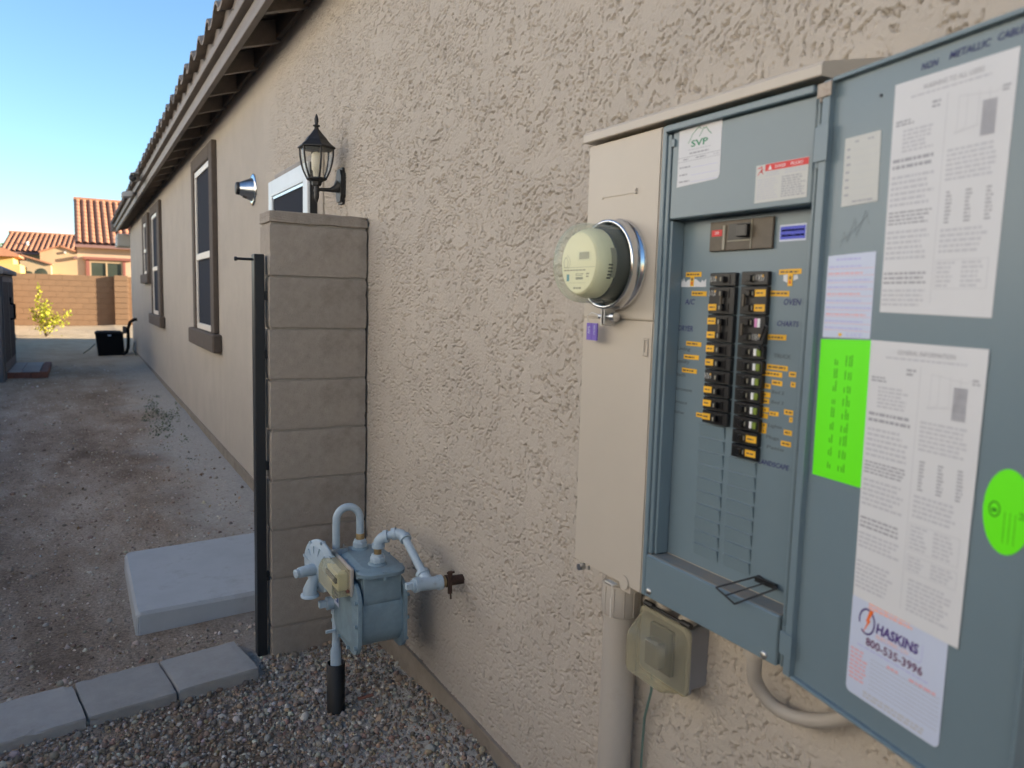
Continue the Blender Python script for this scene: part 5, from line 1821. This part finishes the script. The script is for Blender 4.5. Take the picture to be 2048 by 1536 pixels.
def leaf_cloud(name, P, size, cols, parent=None, mname='leaf', up=0.0):
    """small bent leaves: two triangles each side of a rib"""
    n = len(P)
    base = np.array([(0, 0, 0), (0.5, 0.28, 0.06), (1, 0, -0.05), (0.5, -0.28, 0.06)])
    V = base[None] * size[:, None, None]
    V = np.einsum('nij,nkj->nki', rot_batch(n), V) + P[:, None, :]
    F = np.array([(0, 1, 2), (0, 2, 3)])
    F = (F[None] + (np.arange(n) * 4)[:, None, None]).reshape(-1, 3)
    return tri_mesh(name, V.reshape(-1, 3), F, np.repeat(cols, 4, 0), mname, parent)


# leaf litter and twigs in the dirt
n = 380
px, py = rng.uniform(-2.2, 0.0, n), 3.1 + 8 * rng.uniform(0, 1, n) ** 1.6
keep = ~((px > -0.9) & (py > 3.40) & (py < 4.5)) & ~((px > -0.42) & (py < 3.2)) & ~((px < -0.45) & (py < 3.2))
px, py = px[keep], py[keep]
P = np.stack([px, py, gz(px, py) + 0.006], -1)
g_ = leaf_cloud('leaf_litter', P, rng.uniform(0.010, 0.032, len(P)), palette(len(P), [(0.24, 0.16, 0.09), (0.33, 0.25, 0.15), (0.15, 0.09, 0.06)], [3, 2, 2]), mname='litter')
tag(g_, 'dry leaf scraps strewn on the dirt yard', 'leaf litter', kind='stuff')
# weeds along the wall foot
P = []
for _ in range(60):
    cx, cy = rng.normal(-0.25, 0.09), rng.normal(9.2, 1.1)
    for _ in range(12):
        P.append((cx + rng.normal(0, 0.03), cy + rng.normal(0, 0.05), float(gz(cx, cy)) + rng.uniform(0.0, 0.025)))
P = np.array(P)
g_ = leaf_cloud('weeds', P, rng.uniform(0.012, 0.032, len(P)), palette(len(P), [(0.11, 0.15, 0.09), (0.17, 0.18, 0.11)], [1, 1]))
tag(g_, 'low straggly green weeds on the ground along the wall foot', 'weeds', kind='stuff')
tw = MB().tube([(-0.215, 2.475, 0.062), (-0.16, 2.47, 0.068)], 0.006, 8)
o = tw.build('stick', 'brick_red')
tag(o, 'short reddish stick lying in the gravel next to the black sleeve', 'stick')

# ------------------------------------------------------------------ far yard
# shed
sx, sy0, sy1 = -2.06, 13.5, 16.1
shd = thing('storage_shed', (-2.6, 14.8, 0.12), 'grey resin storage shed with double doors at the left edge', 'shed')
b = MB()
b.box(-3.2, sx, sy0, sy1, 0.0, 1.70)
b.build('body', 'shed_grey', shd, 0.01)
zs0 = 0.20
for i in range(2):
    y0 = sy0 + 0.18 + i * 1.07
    dd = link('door', None, shd)
    MB().box(sx, sx + 0.025, y0, y0 + 1.03, zs0, 1.66).build('door_leaf', 'shed_grey', dd, 0.006)
    for k in range(4):
        yy0 = y0 + 0.08 + k * 0.24
        MB().box(sx + 0.0255, sx + 0.034, yy0, yy0 + 0.05, zs0 + 0.15, 1.58).build('groove', 'shed_dark', dd)
    if i == 1:
        h_ = MB().tube([(sx + 0.03, y0 + 0.09, 0.98), (sx + 0.09, y0 + 0.09, 0.99), (sx + 0.09, y0 + 0.09, 1.22), (sx + 0.03, y0 + 0.09, 1.24)], 0.018, 8)
        h_.build('handle', 'bin_black', dd)
        MB().box(sx + 0.026, sx + 0.05, y0 + 0.06, y0 + 0.14, 1.26, 1.34).build('lock', 'bin_black', dd, 0.004)
b = MB()
b.ring_strip([[(x, y, z) for x, z in ((sx + 0.06, 1.70), (sx + 0.06, 1.77), (-2.63, 2.05), (-3.26, 1.77), (-3.26, 1.70))] for y in (sy0 - 0.08, sy1 + 0.08)], smooth=False)
b.build('roof', 'shed_grey', shd, 0.01)
for k in range(9):
    y = sy0 + 0.05 + k * 0.31
    MB().box(sx, sx + 0.012, y, y + 0.10, 0.02, 0.19).build('base_rib', 'shed_grey', shd)

stp = thing('paver_step', (-1.82, 15.0, 0.08), 'low step of grey pavers with a red brick border in front of the shed', 'step')
b = MB().box(-2.13, -1.53, 14.09, 15.97, 0.0, 0.150)
b.build('bed', 'brick_red', stp)
pv = box_mesh('paver', 0.240, 0.295, 0.02, 'paver_grey', 0.004)
for i in range(2):
    for j in range(6):
        share(pv, 'paver', (-1.998 + i * 0.247, 14.27 + j * 0.302, 0.162), stp)
bk = box_mesh('brick', 0.10, 0.205, 0.10, 'brick_red', 0.005)
for j in range(9):
    share(bk, 'brick', (-1.563, 14.155 + j * 0.212, 0.126), stp)
bk2 = box_mesh('brick', 0.205, 0.07, 0.10, 'brick_red', 0.005)
for i in range(3):
    share(bk2, 'brick', (-2.02 + i * 0.21 - 0.04, 14.078, 0.118), stp)

# black bin and hose at the house corner
bn = thing('deck_bin', (-0.5, 18.3, 0.1), 'black plastic bin with domed lid standing on the dirt by the house corner', 'bin')
b = MB()
R = [[Vector((cx + u, 18.3 + v, z)) for u, v in rrect(w, dd_, 0.03, 3)] for z, w, dd_, cx in ((0.08, 0.50, 0.50, -0.475), (0.56, 0.52, 0.56, -0.51))]
b.ring_strip(R, smooth=False)
b.build('tub', 'bin_black', bn)
b = MB()
R = [[Vector((-0.51 + u, 18.3 + v, z)) for u, v in rrect(w, dd_, 0.04, 3)] for z, w, dd_ in ((0.562, 0.54, 0.60), (0.595, 0.54, 0.60), (0.625, 0.46, 0.5), (0.632, 0.25, 0.3))]
b.ring_strip(R, smooth=False)
lid = b.build('lid', 'bin_black', bn)
MB().box(-0.54, -0.48, 18.0, 18.01, 0.53, 0.56).build('badge', 'paper_blue', bn)
hs = thing('insulated_line', (-0.1, 17.9, 0.1), 'black insulated line curving from the wall down to the ground behind the bin', 'pipe')
MB().tube([(0.0, 17.6, 0.905), (-0.06, 17.62, 0.90), (-0.13, 17.7, 0.84), (-0.17, 17.75, 0.70), (-0.165, 17.8, 0.50), (-0.17, 17.85, 0.30), (-0.20, 17.9, 0.20), (-0.26, 17.95, 0.15)], 0.033, 10).build('insulation', 'bin_black', hs)
MB().box(-0.27, -0.20, 17.72, 17.84, 0.60, 0.75).build('disconnect_box', 'shed_dark', hs, 0.01)
o = MB().tube([(-0.77, 18.6, 0.33), (-0.88, 18.6, 0.22), (-1.0, 18.7, 0.12)], 0.012, 8).build('garden_hose', 'hose_green')
tag(o, 'thin pale hose leaning out from the left side of the black bin', 'hose')
o = MB().tube([(-0.05, 17.9, 0.40), (-0.08, 17.8, 0.25), (-0.02, 17.7, 0.12), (-0.10, 17.6, 0.11), (-0.20, 17.7, 0.11)], 0.012, 8).build('cable', 'hose_green')
tag(o, 'thin cable lying at the wall foot behind the black bin', 'cable')

# back wall of blocks
BY = 31.6
bw = thing('block_wall', (-2.5, BY, 0.17), 'sunlit tan block wall closing the back yard below the roofs', 'wall')
tag(bw, kind='thing')
b = MB().box(-9.2, 6.0, BY + 0.012, BY + 0.19, -0.2, 0.175 + 9 * C8 - 0.006)
b.build('mortar_core', 'far_mortar', bw)
fb = box_mesh('block', 0.399, 0.196, C8 - 0.007, 'far_block', 0.003)
for r_ in range(9):
    for c_ in range(14):
        x = -4.6 + 0.406 * c_ + (0.203 if r_ % 2 else 0)
        if x < 1.0:
            share(fb, 'block', (x, BY + 0.098, 0.175 + C8 * (r_ + 0.5)), bw)
pl_ = box_mesh('pilaster_block', 0.455, 0.28, C8 - 0.010, 'far_block', 0.006)
for r_ in range(10):
    share(pl_, 'pilaster_block', (0.318, BY - 0.03, 0.175 + C8 * (r_ - 0.30)), bw)

# sapling
sap = thing('sapling', (-1.90, 25.2, 0.14), 'young yellow-green shrub glowing in the sun before the block wall', 'shrub')
base = Vector((-1.90, 25.2, 0.12))
stems = [((-0.05, 0, 0.5), (-0.13, 0, 1.05), (-0.15, 0, 1.52)), ((-0.1, 0.1, 0.4), (-0.25, 0.1, 0.75)), ((0.12, 0.0, 0.35), (0.33, 0, 0.62)), ((0.2, -0.1, 0.25), (0.45, -0.1, 0.5), (0.62, -0.1, 0.75)), ((0.02, -0.1, 0.5), (0.05, -0.12, 0.85)), ((-0.05, 0.1, 0.45), (-0.02, 0.1, 0.95))]
LP = []
b = MB()
for st in stems:
    pts = [base] + [base + Vector(p) for p in st]
    b.tube(pts, [0.014] + [0.008] * (len(pts) - 2) + [0.003], 6)
    thin = len(st) == 3
    for i in range(len(pts) - 1):
        for _ in range((30 if i else 12) if thin else (90 if i else 55)):
            t = random.random()
            p = pts[i].lerp(pts[i + 1], t)
            sp_ = 0.03 if thin and i == 2 else 0.09
            if p.z - base.z < 0.18: continue
            LP.append((p.x + random.gauss(0, sp_), p.y + random.gauss(0, sp_), p.z + random.gauss(0, sp_)))
b.build('stem', 'bark', sap)
LP = np.array(LP)
leaf_cloud('foliage', LP, rng.uniform(0.06, 0.11, len(LP)), palette(len(LP), [(0.44, 0.45, 0.03), (0.32, 0.37, 0.03), (0.56, 0.52, 0.05)], [3, 2, 2]), sap)
for (x, y, s_, lb) in ((-2.62, 24.6, 0.10, 'fist-sized stone near the shed corner on the sunlit sand'), (-2.55, 23.6, 0.07, 'smaller stone nearer the shadow edge on the sunlit sand')):
    g_ = stones('stone', np.array([x]), np.array([y]), gz(np.array([x]), np.array([y])) + 0.03, np.array([s_]), np.array([(0.3, 0.24, 0.18)]))
    tag(g_, lb, 'stone')

# ------------------------------------------------------------------ neighbours
PT = 0.30


def tiled_slope(parent, x0, x1, y0, z0, y1, z1, skew=0.0, pitch=PT):
    """roof plane facing the viewer, one object per barrel row"""
    rf = link('roof', None, parent)
    b = MB()
    b.add([(x0, y0, z0 - 0.02), (x1, y0, z0 - 0.02), (x1 + skew, y1, z1 - 0.02), (x0 + skew, y1, z1 - 0.02)], [(0, 1, 2, 3)])
    b.add([(x0, y0, z0 - 0.14), (x1, y0, z0 - 0.14), (x1 + skew, y1, z1 - 0.14), (x0 + skew, y1, z1 - 0.14)], [(0, 1, 2, 3)])
    b.add([(x0, y0, z0 - 0.02), (x1, y0, z0 - 0.02), (x1, y0, z0 - 0.14), (x0, y0, z0 - 0.14)], [(0, 1, 2, 3)])
    b.add([(x0, y0, z0 - 0.02), (x0, y0, z0 - 0.14), (x0 + skew, y1, z1 - 0.14), (x0 + skew, y1, z1 - 0.02)], [(0, 1, 2, 3)])
    b.build('roof_deck', 'neighbour_eave', rf)
    k = int((x1 - x0) / pitch)
    nr = 12
    m_ = MB()
    for r_ in range(nr):
        t0, t1 = r_ / nr, (r_ + 1) / nr
        R = []
        for t, lift in ((t0, 0.035), (t1 + 0.02, 0.0)):
            yy_, zz_, xs_ = (y1 - y0) * t, (z1 - z0) * t, skew * t
            R.append([Vector((xs_ + pitch * (0.5 - 0.44 * math.cos(PI * j / 8)), yy_ - 0.03, zz_ + lift + 0.105 * math.sin(PI * j / 8))) for j in range(9)])
        m_.ring_strip(R, 0, True, False, (False, False))
    o_ = m_.build('barrel_row', 'neighbour_tile')
    me = o_.data
    bpy.data.objects.remove(o_)
    for i in range(k):
        share(me, 'barrel_row', (x0 + pitch * i, y0, z0), rf)
    return rf


h1 = thing('tile_roof_house', (2.5, 44, 0.2), 'peach neighbour house with steep red tile roof and trimmed window behind the block wall', 'house')
b = MB()
b.box(-1.06, 7.5, 42.0, 50, 0, 3.60)
b.add([(-1.06, 42.05, 3.6), (-1.06, 47.0, 6.05), (-1.06, 51.5, 3.6)], [(0, 1, 2)])
b.build('wall', 'neighbour_stucco', h1)
rf = tiled_slope(h1, -1.14, 7.6, 41.65, 3.63, 47.0, 6.20)
MB().add([(-1.14, 47.0, 6.22), (7.6, 47.0, 6.22), (7.6, 52.3, 3.6), (-1.14, 52.3, 3.6)], [(0, 1, 2, 3)]).build('back_slope', 'neighbour_tile', rf)
MB().tube([(-1.15, 47.0, 6.26), (7.6, 47.0, 6.26)], 0.12, 10).build('ridge', 'neighbour_tile', rf)
wd = link('window', None, h1)
MB().box(-0.83, 1.35, 41.82, 42.0, 2.93, 3.06).build('lintel', 'neighbour_trim', wd, 0.01)
MB().box(-0.72, -0.56, 41.9, 42.0, 1.3, 2.925).build('trim_post', 'neighbour_trim', wd, 0.01)
MB().box(0.86, 0.99, 41.9, 42.0, 1.3, 2.925).build('trim_post', 'neighbour_trim', wd, 0.01)
b = MB()
for a in ((-0.55, -0.49), (0.13, 0.20), (0.80, 0.855)):
    b.box(a[0], a[1], 41.93, 42.0, 1.3, 2.80)
b.box(-0.55, 0.855, 41.931, 42.0, 2.80, 2.92)
b.build('frame', 'window_tan', wd)
for a in ((-0.49, 0.13), (0.20, 0.80)):
    MB().box(a[0], a[1], 41.97, 41.995, 1.3, 2.80).build('pane', 'window_glass', wd)

h2 = thing('long_tile_house', (-3, 64, 0.3), 'cream neighbour house with long low red tile roof left of the peach house', 'house')
b = MB()
b.box(-4.9, 3, 60.3, 68, 0, 3.9)
b.build('wall', 'neighbour_cream', h2)
rf = tiled_slope(h2, -5.5, 3.2, 60.0, 3.85, 64.2, 5.30, 0.35)
MB().add([(-5.15, 64.2, 5.33), (3.5, 64.2, 5.33), (3.5, 68.5, 3.8), (-5.15, 68.5, 3.8)], [(0, 1, 2, 3)]).build('back_slope', 'neighbour_tile', rf)
MB().tube([(-5.2, 64.2, 5.36), (3.4, 64.2, 5.36)], 0.11, 8).build('ridge', 'neighbour_tile', rf)


def gable(parent, y, xl, zl, xp, zp, xr, zr, depth):
    b = MB()
    b.ring_strip([[(xl, yy_, 0), (xr, yy_, 0), (xr, yy_, zr), (xp, yy_, zp), (xl, yy_, zl)] for yy_ in (y, y + depth)], smooth=False)
    b.build('gable_wall', 'neighbour_cream', parent)
    for (xa, za), (xb, zb) in (((xl, zl), (xp, zp)), ((xp, zp), (xr, zr))):
        d_ = Vector((xb - xa, 0, zb - za)).normalized()
        nrm = Vector((-d_.z, 0, d_.x))
        p0 = Vector((xa, y - 0.12, za)) - d_ * 0.06 + nrm * 0.01
        l_ = math.hypot(xb - xa, zb - za) + 0.12
        MB().obox(p0, d_, (0, 1, 0), nrm, (0, l_), (0, depth), (0.0, 0.09)).build('gable_roof', 'neighbour_tile', parent)


gable(h2, 57.5, -3.15, 3.78, -2.02, 4.20, -0.95, 3.85, 4)
gable(h2, 55.0, -4.82, 3.17, -4.06, 3.43, -2.50, 2.95, 3)


def arch(parent, y, x0, x1, z0, z1):
    pts = [(x0, z0 - 1.2), (x1, z0 - 1.2), (x1, z0)]
    for k in range(1, 10):
        a = PI * k / 10
        pts.append(((x0 + x1) / 2 + (x1 - x0) / 2 * math.cos(a), z0 + (z1 - z0) * math.sin(a)))
    pts.append((x0, z0))
    MB().prism(pts, (0, y, 0), (1, 0, 0), (0, 0, 1), (0, -1, 0), 0.002, 0.02).build('arched_opening', 'window_glass', parent)


arch(h2, 55.0, -3.95, -3.45, 2.35, 2.52)
arch(h2, 55.0, -3.33, -2.68, 2.35, 2.72)
arch(h2, 57.5, -2.35, -1.85, 2.25, 2.42)
MB().cyl((-1.75, 57.48, 3.85), (-1.75, 57.38, 3.85), 0.08, n=12).build('wall_lamp', 'cap_white', h2)
MB().box(-1.28, -1.0, 57.2, 57.49, 3.45, 3.62).build('vent_hood', 'neighbour_eave', h2)
MB().cyl((-4.0, 61.3, 4.2), (-4.0, 61.3, 4.62), 0.10, n=10).build('roof_vent', 'cap_white', h2)

h3 = thing('yellow_house', (-6.5, 41, 0.2), 'bright yellow house corner with tan eave at the far left above the block wall', 'house')
MB().box(-9, -3.22, 39.0, 44, 0, 2.49).build('lower_wall', 'neighbour_yellow', h3)
MB().box(-9, -3.49, 39.5, 44, 2.49, 2.81).build('wall', 'neighbour_yellow', h3)
b = MB()
b.ring_strip([[(-9, y, 3.17), (-3.77, y, 3.17), (-3.24, y, 2.91), (-3.24, y, 2.82), (-9, y, 2.82)] for y in (39.0, 44.4)], smooth=False)
b.build('roof', 'neighbour_tile', h3)


def tree(loc, h, r_, label, ncl, cols):
    t = thing('tree', loc, label, 'tree')
    x, y, z = loc
    b = MB()
    b.tube([(x, y, z), (x + 0.1, y, z + h * 0.3), (x - 0.1, y + 0.1, z + h * 0.6), (x, y, z + h * 0.85)], [0.22, 0.17, 0.11, 0.04], 8)
    for k in range(7):
        a = k * 2.4
        z0 = z + h * (0.35 + 0.06 * k)
        b.tube([(x, y, z0), (x + r_ * 0.45 * math.cos(a), y + r_ * 0.45 * math.sin(a), z0 + h * 0.12), (x + r_ * 0.8 * math.cos(a), y + r_ * 0.8 * math.sin(a), z0 + h * 0.2)], [0.08, 0.05, 0.02], 6)
    b.build('trunk', 'bark', t)
    P = []
    for _ in range(ncl):
        a, ph, q = random.uniform(0, 2 * PI), random.uniform(-1, 1), random.random() ** 0.4
        c = Vector((math.cos(a) * math.sqrt(1 - ph * ph) * r_ * q, math.sin(a) * math.sqrt(1 - ph * ph) * r_ * q, ph * h * 0.33 * q))
        for _ in range(30):
            P.append((x + c.x + random.gauss(0, 0.18), y + c.y + random.gauss(0, 0.18), z + h * 0.68 + c.z + random.gauss(0, 0.15)))
    P = np.array(P)
    leaf_cloud('crown', P, rng.uniform(0.12, 0.25, len(P)), palette(len(P), cols, [2, 2, 1]), t)


tree((-8.2, 80, 0.3), 5.6, 2.0, 'pale green tree crown rising at the far left behind the tile roofs', 130, [(0.12, 0.17, 0.06), (0.17, 0.21, 0.08), (0.08, 0.12, 0.04)])

# unseen house and yard wall, inferred from warm light, shaped to bounce and block it
sw = thing('unseen_side_wall', (-3.3, 10, 0), 'unseen tan block wall added on the left to screen the lower stucco from bounced sun', 'wall')
tag(sw, kind='thing')
MB().box(-4.0, -3.8, -8, 31.4, -0.2, 1.83).build('wall_run', 'far_block', sw)
nh = thing('unseen_side_house', (-7.5, 8, 0), 'unseen pale two-storey house added on the left to bounce sunlight onto the stucco wall', 'house')
MB().box(-14, -7.0, -9, 20, 0, 5.3).build('wall', 'pale_stucco', nh)
MB().add([(-6.6, -9.4, 5.2), (-6.6, 20.4, 5.2), (-11, 20.4, 6.8), (-11, -9.4, 6.8), (-15, 20.4, 5.2), (-15, -9.4, 5.2)], [(0, 1, 2, 3), (3, 2, 4, 5)]).build('roof', 'neighbour_tile', nh)
for y in (-5.0, 1.0, 7.5, 14.0):
    wd = link('window', None, nh)
    MB().box(-7.0, -6.94, y, y + 1.3, 3.6, 4.7).build('frame', 'window_white', wd, 0.005)
    MB().box(-6.939, -6.93, y + 0.08, y + 1.22, 3.68, 4.62).build('pane', 'window_glass', wd)
